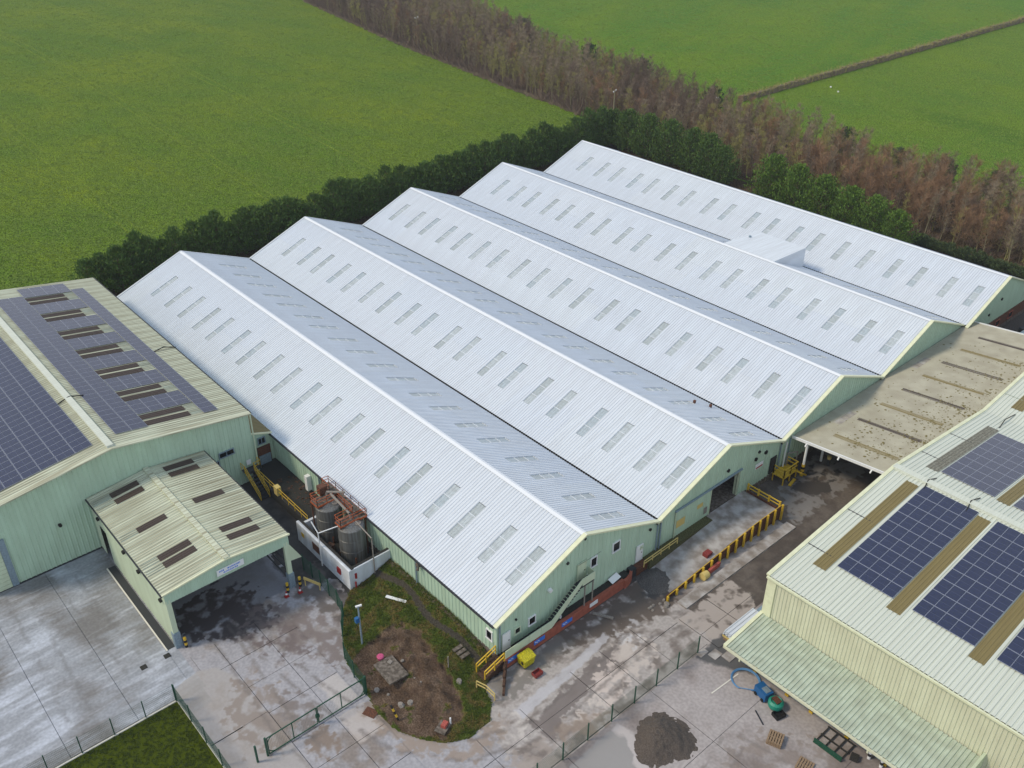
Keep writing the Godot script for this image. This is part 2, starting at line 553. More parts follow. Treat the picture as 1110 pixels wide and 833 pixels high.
func make_rooflight_meshes() -> void:
	# local axes: x along the ridge (1.0 wide), y out of the roof, z along the slope (4.2 long)
	var st := begin()
	var d := 0.07
	var w := 0.5
	var l := 2.1
	for s in [-1.0, 1.0]:
		obox(st, V3(s * (w - 0.012), -d * 0.5 + 0.012, 0), V3(0.024, d + 0.03, l * 2), Basis.IDENTITY)
		obox(st, V3(0, -d * 0.5 + 0.012, s * (l - 0.012)), V3(w * 2 - 0.05, d + 0.03, 0.024), Basis.IDENTITY)
	light_frame = st.commit()
	st = begin()
	# a pane of translucent profiled sheet
	for i in 3:
		var x0 := -0.474 + i * 0.316
		quad(st, V3(x0, 0, -0.66), V3(x0 + 0.2, 0, -0.66), V3(x0 + 0.2, 0, 0.66), V3(x0, 0, 0.66), Vector3.UP)
		quad(st, V3(x0 + 0.2, 0, -0.66), V3(x0 + 0.24, 0.03, -0.66), V3(x0 + 0.24, 0.03, 0.66), V3(x0 + 0.2, 0, 0.66), Vector3.UP)
		quad(st, V3(x0 + 0.24, 0.03, -0.66), V3(x0 + 0.316, 0, -0.66), V3(x0 + 0.316, 0, 0.66), V3(x0 + 0.24, 0.03, 0.66), Vector3.UP)
	light_pane = st.commit()
	st = begin()
	box(st, V3(-0.474, -0.03, -0.035), V3(0.474, 0.045, 0.035))
	light_bar = st.commit()

func window(owner_: Node3D, c: Vector3, w: float, h: float, out: Vector3, frame_mat: Material, panes := 1, called := "window") -> void:
	# frame proud of the wall, dark pane set back in it
	var u := Vector3.UP.cross(out).normalized()
	var st := begin()
	var b := Basis(u, Vector3.UP, out)
	var t := 0.09
	obox(st, c + Vector3.UP * (h * 0.5 - t * 0.5), V3(w, t, 0.14), b)
	obox(st, c - Vector3.UP * (h * 0.5 - t * 0.5), V3(w + 0.08, t, 0.2), b)
	for s in [-1.0, 1.0]:
		obox(st, c + u * s * (w * 0.5 - t * 0.5), V3(t, h - 2 * t, 0.14), b)
	for i in range(1, panes):
		obox(st, c + u * (w * (float(i) / panes - 0.5)), V3(0.06, h - 2 * t, 0.12), b)
	var f := part(owner_, called, st, frame_mat)
	for i in panes:
		st = begin()
		obox(st, c + u * (w * ((i + 0.5) / panes - 0.5)) + out * 0.012, V3(w / panes - t, h - 2 * t, 0.02), b)
		part(f, "pane", st, M.dark_glass)

func hall(i: int, label: String) -> Node3D:
	var x0 := 20.0 * i
	var zf := 0.0 if i < 4 else 0.6
	var t := thing("gabled_hall", label, "industrial hall", V3(x0 + 10, FLOOR_Y, (zf + REAR) * 0.5), "row of five gabled halls")
	var pitch := 1.0 / 3.0
	var zlen := 80.0 if i < 4 else 80.6667
	var rise := Vector2(10.0, RIDGE - EAVE)
	var slope := rise.length()
	var zs := []
	var z := -2.0
	rng.seed = 40 + i
	var k := 0
	while z > -78.0:
		zs.append(z)
		z -= ([3.6667, 4.3333][k % 2]) + (0.3333 if rng.randf() < 0.2 else 0.0)
		k += 1
	for side in [-1, 1]:
		var V := V3(-side * rise.x, rise.y, 0).normalized()
		var N := V3(side * rise.y, rise.x, 0).normalized()
		var o := V3(x0 + 10 + side * 10.0, EAVE, 0.0)
		var outer: bool = (i == 0 and side == -1) or (i == 4 and side == 1)
		var holes := []
		var mid := slope * 0.5
		for q in zs:
			if i == 3 and side == 1 and q < -21.0 and q > -33.5:
				continue
			holes.append([-q - 0.5, -q + 0.5, mid - 2.1, mid + 2.1])
		for row in 2:
			var lap := N * (0.012 * row)
			var v0 := (-0.28 if outer else 0.15) if row == 0 else slope * 0.50
			var v1 := slope * 0.50 + 0.15 if row == 0 else slope + 0.0
			var u := 0.0
			while u < zlen - 0.1:
				var un := minf(zlen, u + pitch * [24, 36, 48, 60][rng.randi() % 4])
				if zlen - un < 4.0:
					un = zlen
				var shifted := []
				for h in holes:
					if h[1] > u and h[0] < un:
						shifted.append([h[0] - u, h[1] - u, h[2], h[3]])
				var st := begin()
				clad(st, o + V3(0, 0, zf - u) + lap, V3(0, 0, -1), V, N, un - u, v0, [[0.0, v1]], pitch, 0.055, shifted)
				part(t, "roof_sheet", st, [M.roof, M.roof, M.roof_second, M.roof_third][rng.randi() % 4])
				u = un
		# rooflights
		for h in holes:
			var zc: float = -(h[0] + h[1]) * 0.5 + zf
			var c: Vector3 = o + V3(0, 0, zc) + V * mid
			c.z = zc
			var b := Basis(V3(0, 0, -1), N, V) if V3(0, 0, -1).cross(N).dot(V) > 0 else Basis(V3(0, 0, 1), N, V)
			var f := piece(t, "rooflight", light_frame, M.roof, Transform3D(b, c - t.position))
			for m in 3:
				piece(f, "pane", light_pane, [M.rooflight, M.rooflight, M.rooflight_worn, M.rooflight_clear][rng.randi() % 4], Transform3D(Basis.IDENTITY, V3(0, -0.04, (m - 1) * 1.38)))
			for m in 2:
				piece(f, "glazing_bar", light_bar, M.roof, Transform3D(Basis.IDENTITY, V3(0, -0.03, (m - 0.5) * 1.38)))
		# verge trims front and back, just proud of the sheeting
		for zz in [[zf + 0.12, 0.4], [REAR - 0.45, 0.3]]:
			var st := begin()
			var a: Vector3 = V3(o.x, o.y, zz[0]) - V * 0.30 + N * 0.03
			var b: Vector3 = V3(o.x, o.y, zz[0]) + V * slope + N * 0.03
			bar(st, a, b, zz[1], 0.16)
			part(t, "verge_trim", st, M.trim if zz[0] > -10 else M.roof_trim)
	# ridge capping
	var st := begin()
	for side in [-1, 1]:
		var V := V3(side * rise.x, -rise.y, 0).normalized()
		var N := V3(side * rise.y, rise.x, 0).normalized()
		var top := V3(x0 + 10, RIDGE + 0.1, 0)
		quad(st, top + V3(0, 0, zf + 0.3), top + V3(0, 0, REAR - 0.5), top + V * 0.32 + V3(0, 0, REAR - 0.5), top + V * 0.32 + V3(0, 0, zf + 0.3), N)
	part(t, "ridge_cap", st, M.ridge)
	# gutters: the valley on the right, and the outer one on the left of the first hall
	st = begin()
	var gx := x0 + 20.0
	box(st, V3(gx - 0.24, EAVE - 0.32, REAR - 0.3), V3(gx + 0.24, EAVE - 0.26, zf + 0.2))
	for s in [-1, 1]:
		box(st, V3(gx + s * 0.25 - 0.02, EAVE - 0.32, REAR - 0.3), V3(gx + s * 0.25 + 0.02, EAVE - 0.16, zf + 0.2))
	part(t, "valley_gutter", st, M.gutter)
	if i == 0:
		st = begin()
		bar(st, V3(x0 - 0.32, EAVE - 0.2, zf), V3(x0 - 0.32, EAVE - 0.2, REAR), 0.16, 0.14)
		part(t, "eave_gutter", st, M.gutter)
	# walls
	var hi := [[0.0, EAVE - 0.08], [10.0, RIDGE - 0.08], [20.0, EAVE - 0.08]]
	var doors := []
	if i == 0:
		doors = []
	elif i == 1:
		doors = [[7.9, 12.7, 0.0, 4.05]]
	st = begin()
	clad(st, V3(x0, 0, zf), V3(1, 0, 0), V3(0, 1, 0), V3(0, 0, 1), 20.0, 0.75, hi, 0.50, 0.055, doors, 0.66)
	part(t, "gable_wall", st, M.green)
	st = begin()
	clad(st, V3(x0, 0, REAR), V3(1, 0, 0), V3(0, 1, 0), V3(0, 0, -1), 20.0, 0.0, hi, 0.5, 0.035)
	part(t, "gable_wall", st, M.green)
	if i == 0 or i == 4:
		var side := -1 if i == 0 else 1
		st = begin()
		clad(st, V3(x0 + (20.0 if side > 0 else 0.0), 0, zf), V3(0, 0, -1), V3(0, 1, 0), V3(side, 0, 0), zf - REAR, 0.0 if i == 4 else 0.9, [[0.0, EAVE - 0.1]], 0.50, 0.055, [], 0.66)
		part(t, "side_wall", st, M.green)
	st = begin()
	var rim := 0.02
	if i != 1:
		box(st, V3(x0 + 0.03, -0.05, zf - 0.3), V3(x0 + 19.97, 0.8, zf + rim))
	else:
		box(st, V3(x0 + 0.03, -0.05, zf - 0.3), V3(x0 + 7.9, 0.8, zf + rim))
		box(st, V3(x0 + 12.7, -0.05, zf - 0.3), V3(x0 + 19.97, 0.8, zf + rim))
	part(t, "plinth", st, M.plinth)
	if i == 0:
		st = begin()
		box(st, V3(x0 - 0.05, -0.05, REAR), V3(x0 + 0.2, 0.95, -0.02))
		part(t, "plinth", st, M.plinth)
	return t

func vent(t: Node3D, c: Vector3, r: float, out := Vector3.BACK) -> void:
	var st := begin()
	tube(st, c - out * 0.05, c + out * 0.10, r, r, 12, true)
	part(t, "wall_vent", st, M.black)

func downpipe(t: Node3D, a: Vector3, b: Vector3, m: Material) -> void:
	var st := begin()
	tube(st, a, b, 0.08, 0.08, 8)
	part(t, "downpipe", st, m)

func door(t: Node3D, c: Vector3, w: float, h: float, out: Vector3, m: Material, called := "door") -> void:
	var u := Vector3.UP.cross(out).normalized()
	var b := Basis(u, Vector3.UP, out)
	var st := begin()
	obox(st, c + out * 0.03, V3(w, h, 0.06), b)
	for s in [-1.0, 1.0]:
		obox(st, c + u * s * (w * 0.5 + 0.03) + out * 0.045, V3(0.06, h, 0.1), b)
	obox(st, c + Vector3.UP * (h * 0.5 + 0.03) + out * 0.045, V3(w + 0.12, 0.06, 0.1), b)
	var d := part(t, called, st, m)
	st = begin()
	obox(st, c + u * (w * 0.36) + out * 0.085, V3(0.12, 0.05, 0.05), b)
	part(d, "handle", st, M.black)

# ------------------------------------------------------------------ solar panels
var panel_mesh: ArrayMesh

func make_panel_mesh() -> void:
	# local: x along the ridge, z along the slope, y out
	panel_mesh = ArrayMesh.new()
	var st := begin()
	var w := 0.5
	var l := 0.5
	var f := 0.015
	box(st, V3(-w, 0, -l), V3(w, 0.035, -l + f))
	box(st, V3(-w, 0, l - f), V3(w, 0.035, l))
	box(st, V3(-w, 0, -l + f), V3(-w + f, 0.035, l - f))
	box(st, V3(w - f, 0, -l + f), V3(w, 0.035, l - f))
	st.set_material(M.panel_frame)
	st.commit(panel_mesh)
	st = begin()
	var a := V3(-w + f, 0.031, -l + f)
	var b := V3(w - f, 0.031, -l + f)
	var c := V3(w - f, 0.031, l - f)
	var d := V3(-w + f, 0.031, l - f)
	for q in [[a, Vector2(0, 0)], [b, Vector2(1, 0)], [c, Vector2(1, 1)], [a, Vector2(0, 0)], [c, Vector2(1, 1)], [d, Vector2(0, 1)]]:
		st.set_normal(Vector3.UP)
		st.set_uv(q[1])
		st.add_vertex(q[0])
	st.set_material(M.panel)
	st.commit(panel_mesh)

func cell_texture() -> ImageTexture:
	var im := Image.create(60, 100, false, Image.FORMAT_RGB8)
	rng.seed = 5
	var tone := []
	for i in 60:
		tone.append(rng.randf_range(0.82, 1.15))
	for y in 100:
		for x in 60:
			var cx := x / 10
			var cy := y / 10
			var k: float = tone[(cy * 6 + cx) % 60]
			var c := Color(0.05 * k, 0.068 * k, 0.215 * k)
			if x % 10 == 0 or y % 10 == 0:
				c = Color(0.13, 0.15, 0.27)
			if y == 50 or y == 49:
				c = Color(0.24, 0.26, 0.38)
			im.set_pixel(x, y, c)
	return ImageTexture.create_from_image(im)

# rects: list of [z0, z1, s0, s1] counts laid out by the caller as transforms in world axes
func add_panels(t: Node3D, spots: Array) -> void:
	var eye := V3(-35.2, 61.0, 41.7)
	spots.sort_custom(func(a, b): return a.origin.distance_squared_to(eye) < b.origin.distance_squared_to(eye))
	var rest := []
	for i in spots.size():
		var tr: Transform3D = spots[i]
		tr.origin -= t.position
		if i < 300:
			var o := MeshInstance3D.new()
			o.name = "solar_panel"
			o.mesh = panel_mesh
			o.transform = tr
			t.add_child(o, true)
		else:
			rest.append(tr)
	if rest.size() > 0:
		var mm := MultiMesh.new()
		mm.transform_format = MultiMesh.TRANSFORM_3D
		mm.mesh = panel_mesh
		mm.instance_count = rest.size()
		for i in rest.size():
			mm.set_instance_transform(i, rest[i])
		var o := MultiMeshInstance3D.new()
		o.name = "solar_panels"
		o.multimesh = mm
		t.add_child(o, true)
		stuff(o)

func roof_y(prof: Array, x: float) -> float:
	return lerp_pts(prof, x)

func on_roof(prof: Array, x: float, z: float, lift: float, sx: float, sz: float) -> Transform3D:
	var y0 := roof_y(prof, x - 0.3)
	var y1 := roof_y(prof, x + 0.3)
	var V := V3(0.6, y1 - y0, 0).normalized()
	var N := V3(-V.y, V.x, 0)
	return Transform3D(Basis(V3(0, 0, -1) * sz, N, V * sx), V3(x, roof_y(prof, x), z) + N * lift)

# strips of a roof between x0 and x1, ribs down the slope
func roof_piece(t: Node3D, prof: Array, x0: float, x1: float, z0: float, z1: float, pitch: float, depth: float, m: Material, called: String, lift := 0.0, parent: Node3D = null, trough := 0.48) -> MeshInstance3D:
	var a := V3(x0, roof_y(prof, x0), 0)
	var b := V3(x1, roof_y(prof, x1), 0)
	var V := (b - a).normalized()
	var N := V3(-V.y, V.x, 0)
	var st := begin()
	clad(st, V3(a.x, a.y, z0) + N * lift, V3(0, 0, -1), V, N, z0 - z1, 0.0, [[0.0, (b - a).length()]], pitch, depth, [], trough)
	return part(parent if parent else t, called, st, m)

# ------------------------------------------------------------------ fences
func mesh_fence(t: Node3D, pts: Array, h: float, step: float, wires: float, y := 0.0) -> void:
	for i in pts.size() - 1:
		var a := V3(pts[i][0], y, pts[i][1])
		var b := V3(pts[i + 1][0], y, pts[i + 1][1])
		var n := maxi(1, int(round(a.distance_to(b) / step)))
		for k in n:
			var p := a.lerp(b, float(k) / n)
			var q := a.lerp(b, float(k + 1) / n)
			var st := begin()
			box(st, p + V3(-0.04, 0, -0.04), p + V3(0.04, h + 0.1, 0.04))
			part(t, "post", st, M.fence_green)
			st = begin()
			var l := p.distance_to(q)
			var m := int(l / wires)
			for j in range(1, m):
				var r := p.lerp(q, float(j) / m)
				bar(st, r + V3(0, 0.06, 0), r + V3(0, h, 0), 0.007, 0.007)
			for j in 10:
				var yy := 0.08 + (h - 0.1) * j / 9.0
				bar(st, p + V3(0, yy, 0), q + V3(0, yy, 0), 0.012, 0.012)
			part(t, "mesh_panel", st, M.fence_green)
		if i == pts.size() - 2:
			var st := begin()
			box(st, b + V3(-0.04, 0, -0.04), b + V3(0.04, h + 0.1, 0.04))
			part(t, "post", st, M.fence_green)

func handrail(st: SurfaceTool, pts: Array, h: float, r := 0.03, posts := true) -> void:
	for i in pts.size() - 1:
		var a: Vector3 = pts[i]
		var b: Vector3 = pts[i + 1]
		for k in [1.0, 0.55]:
			bar(st, a + V3(0, h * k, 0), b + V3(0, h * k, 0), r * 2, r * 2)
		if posts:
			var n := maxi(1, int(round(a.distance_to(b) / 1.3)))
			for k in n + 1:
				var p := a.lerp(b, float(k) / n)
				bar(st, p, p + V3(0, h, 0), r * 2, r * 2)

func steps(t: Node3D, top: Vector3, bottom: Vector3, w: float, n: int, m: Material, tread_mat: Material) -> void:
	# open stair with two stringers; runs straight from top to bottom
	var d := bottom - top
	var f := V3(d.x, 0, d.z).normalized()
	var s := f.cross(Vector3.UP)
	for k in [-1.0, 1.0]:
		var st := begin()
		bar(st, top + s * k * w * 0.5, bottom + s * k * w * 0.5, 0.05, 0.2)
		part(t, "stringer", st, m)
	for i in n:
		var c := top.lerp(bottom, (i + 0.5) / n)
		var st := begin()
		obox(st, c, V3(w - 0.07, 0.04, 0.27), Basis(s, Vector3.UP, f))
		part(t, "tread", st, tread_mat)

# ------------------------------------------------------------------ scene
func setup_view() -> void:
	var cam := Camera3D.new()
	cam.name = "camera"
	cam.position = V3(-35.2287, 60.9997, 41.7196)
	cam.rotation_order = EULER_ORDER_YXZ
	cam.rotation = Vector3(-0.5490, -0.7234, 0.0033)
	cam.fov = 44.94
	cam.near = 0.5
	cam.far = 4000.0
	add_child(cam)
	cam.current = true
	var sky_mat := ProceduralSkyMaterial.new()
	sky_mat.sky_top_color = Color(0.69, 0.775, 0.88)
	sky_mat.sky_horizon_color = Color(1.15, 1.16, 1.17)
	sky_mat.sky_curve = 0.36
	sky_mat.ground_bottom_color = Color(0.20, 0.23, 0.14)
	sky_mat.ground_horizon_color = Color(0.55, 0.57, 0.55)
	sky_mat.sun_angle_max = 1.0
	var sky := Sky.new()
	sky.sky_material = sky_mat
	var e := Environment.new()
	e.background_mode = Environment.BG_SKY
	e.sky = sky
	e.background_energy_multiplier = 0.95
	e.tonemap_mode = Environment.TONE_MAPPER_LINEAR
	e.tonemap_exposure = 0.98
	e.sdfgi_enabled = true
	e.ssao_enabled = true
	e.ssil_enabled = true
	e.fog_enabled = true
	e.fog_density = 0.00018
	e.fog_light_color = Color(0.80, 0.83, 0.88)
	var we := WorldEnvironment.new()
	we.name = "daylight"
	we.environment = e
	add_child(we)
	var sun := DirectionalLight3D.new()
	sun.name = "sun"
	sun.light_energy = 0.85
	sun.light_color = Color(1.0, 0.94, 0.84)
	sun.light_angular_distance = 12.0
	sun.shadow_enabled = true
	sun.look_at_from_position(V3(-60, 75, -35), Vector3.ZERO)
	add_child(sun)

func make_materials() -> void:
	tex.mottle = noise_tex(1, 0.012, 5, 0.90, 1.0, 512, 0.02)
	tex.faint = noise_tex(6, 0.012, 5, 0.95, 1.0, 512, 0.01)
	tex.streak = noise_tex(2, 0.02, 5, 0.935, 1.0, 512, 0.008)
	tex.rough = noise_tex(3, 0.03, 5, 0.66, 1.0, 512, 0.04)
	tex.moss = noise_tex(4, 0.02, 5, 0.74, 1.0, 512, 0.07)
	tex.grass = noise_tex(5, 0.05, 5, 0.50, 1.0, 1024, 0.0, 0.3)
	mat("roof", Color(0.80, 0.83, 0.87), 0.40, 0.0, "streak", V3(0.015, 0.05, 0.25))
	mat("roof_second", Color(0.792, 0.825, 0.87), 0.42, 0.0, "streak", V3(0.015, 0.05, 0.25))
	mat("roof_third", Color(0.802, 0.833, 0.87), 0.38, 0.0, "streak", V3(0.015, 0.05, 0.25))
	mat("ridge", Color(0.84, 0.86, 0.89), 0.4)
	mat("roof_trim", Color(0.72, 0.75, 0.78), 0.5)
	mat("rooflight", Color(0.71, 0.75, 0.775), 0.26, 0.0, "mottle", V3(0.3, 0.3, 0.3))
	mat("rooflight_worn", Color(0.67, 0.71, 0.73), 0.32, 0.0, "mottle", V3(0.5, 0.5, 0.5))
	mat("rooflight_clear", Color(0.675, 0.725, 0.76), 0.22, 0.0, "mottle", V3(0.4, 0.4, 0.4))
	mat("trim", Color(0.83, 0.845, 0.725), 0.6, 0.0, "faint", V3(0.2, 0.2, 0.2))
	mat("green", Color(0.675, 0.775, 0.695), 0.6, 0.0, "faint", V3(0.10, 0.03, 0.10))
	mat("green_pale", Color(0.745, 0.80, 0.70), 0.6, 0.0, "faint", V3(0.10, 0.03, 0.10))
	mat("cream", Color(0.79, 0.80, 0.705), 0.65, 0.0, "faint", V3(0.10, 0.03, 0.10))
	mat("gutter", Color(0.17, 0.18, 0.20), 0.7)
	mat("plinth", Color(0.46, 0.43, 0.40), 0.95, 0.0, "rough", V3(0.15, 0.15, 0.15))
	mat("dark_glass", Color(0.05, 0.07, 0.09), 0.08)
	mat("white", Color(0.86, 0.87, 0.88), 0.5)
	mat("black", Color(0.05, 0.05, 0.055), 0.7)
	mat("panel_frame", Color(0.62, 0.64, 0.70), 0.4, 0.4)
	var p := StandardMaterial3D.new()
	p.resource_name = "panel"
	p.albedo_texture = cell_texture()
	p.roughness = 0.12
	p.metallic_specular = 0.7071
	M.panel = p
	mat("old_roof", Color(0.765, 0.79, 0.71), 0.85, 0.0, "moss", V3(0.012, 0.1, 0.35))
	mat("pale_roof", Color(0.785, 0.81, 0.77), 0.8, 0.0, "streak", V3(0.010, 0.1, 0.55))
	mat("lean_roof", Color(0.69, 0.74, 0.68), 0.85, 0.0, "mottle", V3(0.10, 0.1, 0.10))
	mat("flat_roof", Color(0.665, 0.655, 0.595), 0.95, 0.0, "mottle", V3(0.06, 0.1, 0.06))
	mat("moss", Color(0.44, 0.41, 0.27), 1.0)
	mat("brown_light", Color(0.25, 0.20, 0.17), 0.6, 0.0, "mottle", V3(0.05, 0.1, 0.1))
	mat("olive_light", Color(0.48, 0.43, 0.26), 0.6, 0.0, "streak", V3(0.03, 0.1, 0.6))
	mat("grey_light", Color(0.50, 0.50, 0.45), 0.6, 0.0, "moss", V3(0.2, 0.3, 0.4))
	mat("dirty_sheet", Color(0.62, 0.67, 0.62), 0.7, 0.0, "moss", V3(0.03, 0.1, 0.3))
	mat("galv", Color(0.52, 0.60, 0.66), 0.5, 0.2, "mottle", V3(0.6, 0.6, 0.6))
	mat("brick", Color(0.60, 0.33, 0.26), 0.9, 0.0, "mottle", V3(0.25, 0.25, 0.25))
	mat("blue_sign", Color(0.16, 0.44, 0.82), 0.5)
	mat("yellow", Color(0.82, 0.68, 0.17), 0.55, 0.0, "mottle", V3(0.8, 0.8, 0.8))
	mat("bin_yellow", Color(0.83, 0.80, 0.10), 0.5, 0.0, "rough", V3(0.5, 0.5, 0.5))
	mat("tan_yellow", Color(0.76, 0.68, 0.42), 0.65)
	mat("orange", Color(0.74, 0.37, 0.18), 0.7, 0.0, "rough", V3(0.3, 0.3, 0.3))
	mat("rust", Color(0.42, 0.26, 0.18), 0.85, 0.0, "rough", V3(0.4, 0.4, 0.4))
	mat("sleeper", Color(0.36, 0.26, 0.20), 0.95, 0.0, "rough", V3(0.6, 0.6, 0.6))
	mat("tank", Color(0.50, 0.51, 0.51), 0.42, 0.4, "moss", V3(0.4, 0.02, 0.4))
	mat("white_wall", Color(0.82, 0.85, 0.89), 0.8, 0.0, "mottle", V3(0.12, 0.05, 0.12))
	mat("dark_top", Color(0.20, 0.20, 0.19), 0.95, 0.0, "rough", V3(0.6, 0.6, 0.6))
	mat("red", Color(0.68, 0.12, 0.13), 0.6, 0.0, "rough", V3(0.8, 0.8, 0.8))
	mat("salmon", Color(0.74, 0.36, 0.32), 0.75, 0.0, "rough", V3(0.8, 0.8, 0.8))
	mat("dull_red", Color(0.58, 0.22, 0.21), 0.7, 0.0, "rough", V3(0.8, 0.8, 0.8))
	mat("pink", Color(0.85, 0.35, 0.56), 0.6, 0.0, "rough", V3(0.8, 0.8, 0.8))
	mat("fence_green", Color(0.07, 0.27, 0.20), 0.6)
	mat("machine_green", Color(0.10, 0.50, 0.42), 0.5)
	mat("machine_blue", Color(0.10, 0.34, 0.55), 0.5)
	mat("hose", Color(0.33, 0.52, 0.70), 0.5)
	mat("wood", Color(0.63, 0.54, 0.44), 0.9, 0.0, "rough", V3(1.0, 1.0, 1.0))
	mat("gravel", Color(0.38, 0.35, 0.33), 1.0, 0.0, "rough", V3(0.5, 0.5, 0.5))
	mat("dark_gravel", Color(0.40, 0.39, 0.39), 1.0, 0.0, "rough", V3(0.5, 0.5, 0.5))
	mat("stone", Color(0.62, 0.60, 0.58), 0.95, 0.0, "rough", V3(0.8, 0.8, 0.8))
	mat("cream_block", Color(0.80, 0.75, 0.55), 0.8)
	mat("paint_white", Color(0.80, 0.79, 0.76), 0.8)
	mat("kerb", Color(0.66, 0.65, 0.65), 0.95, 0.0, "moss", V3(0.06, 0.06, 0.06))
	mat("mossy", Color(0.36, 0.36, 0.22), 1.0, 0.0, "rough", V3(0.4, 0.4, 0.4))
	var yard := StandardMaterial3D.new()
	yard.resource_name = "yard"
	yard.albedo_texture = ImageTexture.create_from_image(yard_img)
	yard.roughness = 0.85
	yard.cull_mode = BaseMaterial3D.CULL_DISABLED
	M.yard = yard
	# growing things
	for q in [["plot", Color(0.61, 0.665, 0.37)], ["field", Color(0.595, 0.665, 0.345)], ["bank", Color(1, 1, 1)], ["woodland", Color(0.36, 0.30, 0.22)]]:
		var m := mat(q[0], q[1], 1.0, 0.0, "grass", V3(0.055, 0.055, 0.055), 0.2)
		m.vertex_color_use_as_albedo = q[0] != "woodland"
		if q[0] == "plot":
			m.uv1_scale = V3(0.6, 0.6, 0.6)
	mat("bank", Color(1, 1, 1), 1.0, 0.0, "rough", V3(0.35, 0.35, 0.35), 0.2)
	M.bank.vertex_color_use_as_albedo = true
	var leaf := mat("conifer", Color(0.335, 0.435, 0.22), 0.9, 0.0, "", Vector3.ONE, 0.2)
	leaf.vertex_color_use_as_albedo = true
	leaf = mat("conifer_light", Color(0.37, 0.48, 0.21), 0.9, 0.0, "", Vector3.ONE, 0.2)
	leaf.vertex_color_use_as_albedo = true
	leaf = mat("shrub", Color(0.30, 0.36, 0.24), 0.9, 0.0, "", Vector3.ONE, 0.2)
	leaf.vertex_color_use_as_albedo = true
	mat("bark", Color(0.42, 0.37, 0.29), 0.95)
	mat("bark_olive", Color(0.56, 0.55, 0.34), 0.95)
	mat("bark_pale", Color(0.52, 0.495, 0.39), 0.95)
	mat("twig_purple", Color(0.45, 0.385, 0.335), 0.95)
	mat("twig_red", Color(0.535, 0.42, 0.315), 0.95)
	mat("twig_olive", Color(0.57, 0.55, 0.33), 0.95)
	mat("twig_grey", Color(0.53, 0.475, 0.395), 0.95)
	mat("blade", Color(0.34, 0.40, 0.13), 0.95)
	mat("blade_dark", Color(0.27, 0.33, 0.11), 0.95)
	mat("field_pale", Color(0.455, 0.545, 0.205), 0.95)
	mat("field_dark", Color(0.41, 0.505, 0.175), 0.95)
	mat("blade_dry", Color(0.50, 0.44, 0.24), 0.95)

# a level sheet with the yard's own coordinates
func yard_uv(x: float, z: float) -> Vector2:
	return Vector2((x - GX) / GW, (z - GZ) / GH)

func yard_poly(st: SurfaceTool, pts: Array, y: float, thick: float) -> void:
	var n := pts.size()
	var order := [0]
	for i in range(1, n - 1):
		for q in [pts[0], pts[i], pts[i + 1]]:
			st.set_normal(Vector3.UP)
			st.set_uv(yard_uv(q[0], q[1]))
			st.add_vertex(V3(q[0], y, q[1]))
	if thick > 0.0:
		for i in n:
			var a = pts[i]
			var b = pts[(i + 1) % n]
			var nn := V3(b[1] - a[1], 0, -(b[0] - a[0])).normalized()
			for q in [[a, y], [b, y], [b, y - thick], [a, y], [b, y - thick], [a, y - thick]]:
				st.set_normal(nn)
				st.set_uv(yard_uv(q[0][0], q[0][1]))
				st.add_vertex(V3(q[0][0], q[1], q[0][1]))

func ground_grid(x0: float, z0: float, x1: float, z1: float, step: float, y: float, poly: Array, n0: FastNoiseLite, n1: FastNoiseLite, tint: Array, swath := []) -> SurfaceTool:
	# a field: colour of the growth itself varies in broad patches and along the drilling lines
	var st := begin()
	var nx := int((x1 - x0) / step)
	var nzz := int((z1 - z0) / step)
	for j in nzz:
		for i in nx:
			var cx := x0 + (i + 0.5) * step
			var cz := z0 + (j + 0.5) * step
			if poly.size() > 0 and not in_poly(poly, cx, cz):
				continue
			var q := []
			for k in [[0, 0], [1, 0], [1, 1], [0, 1]]:
				var x: float = x0 + (i + k[0]) * step
				var z: float = z0 + (j + k[1]) * step
				var v := n0.get_noise_2d(x, z)
				var u := n1.get_noise_2d(x * tint[2] + z * tint[3], (z * tint[2] - x * tint[3]) * 0.12)
				var c: Color = tint[0].lerp(tint[1], clampf(0.45 + v * 0.85 + u * 0.40, 0.0, 1.0))
				if swath.size() > 0 and in_poly(swath, x, z):
					c = Color(c.r * 0.78, c.g * 0.85, c.b * 0.9)
				q.append([V3(x, y, z), c])
			for k in [0, 1, 2, 0, 2, 3]:
				st.set_normal(Vector3.UP)
				st.set_color(q[k][1])
				st.add_vertex(q[k][0])
	return st

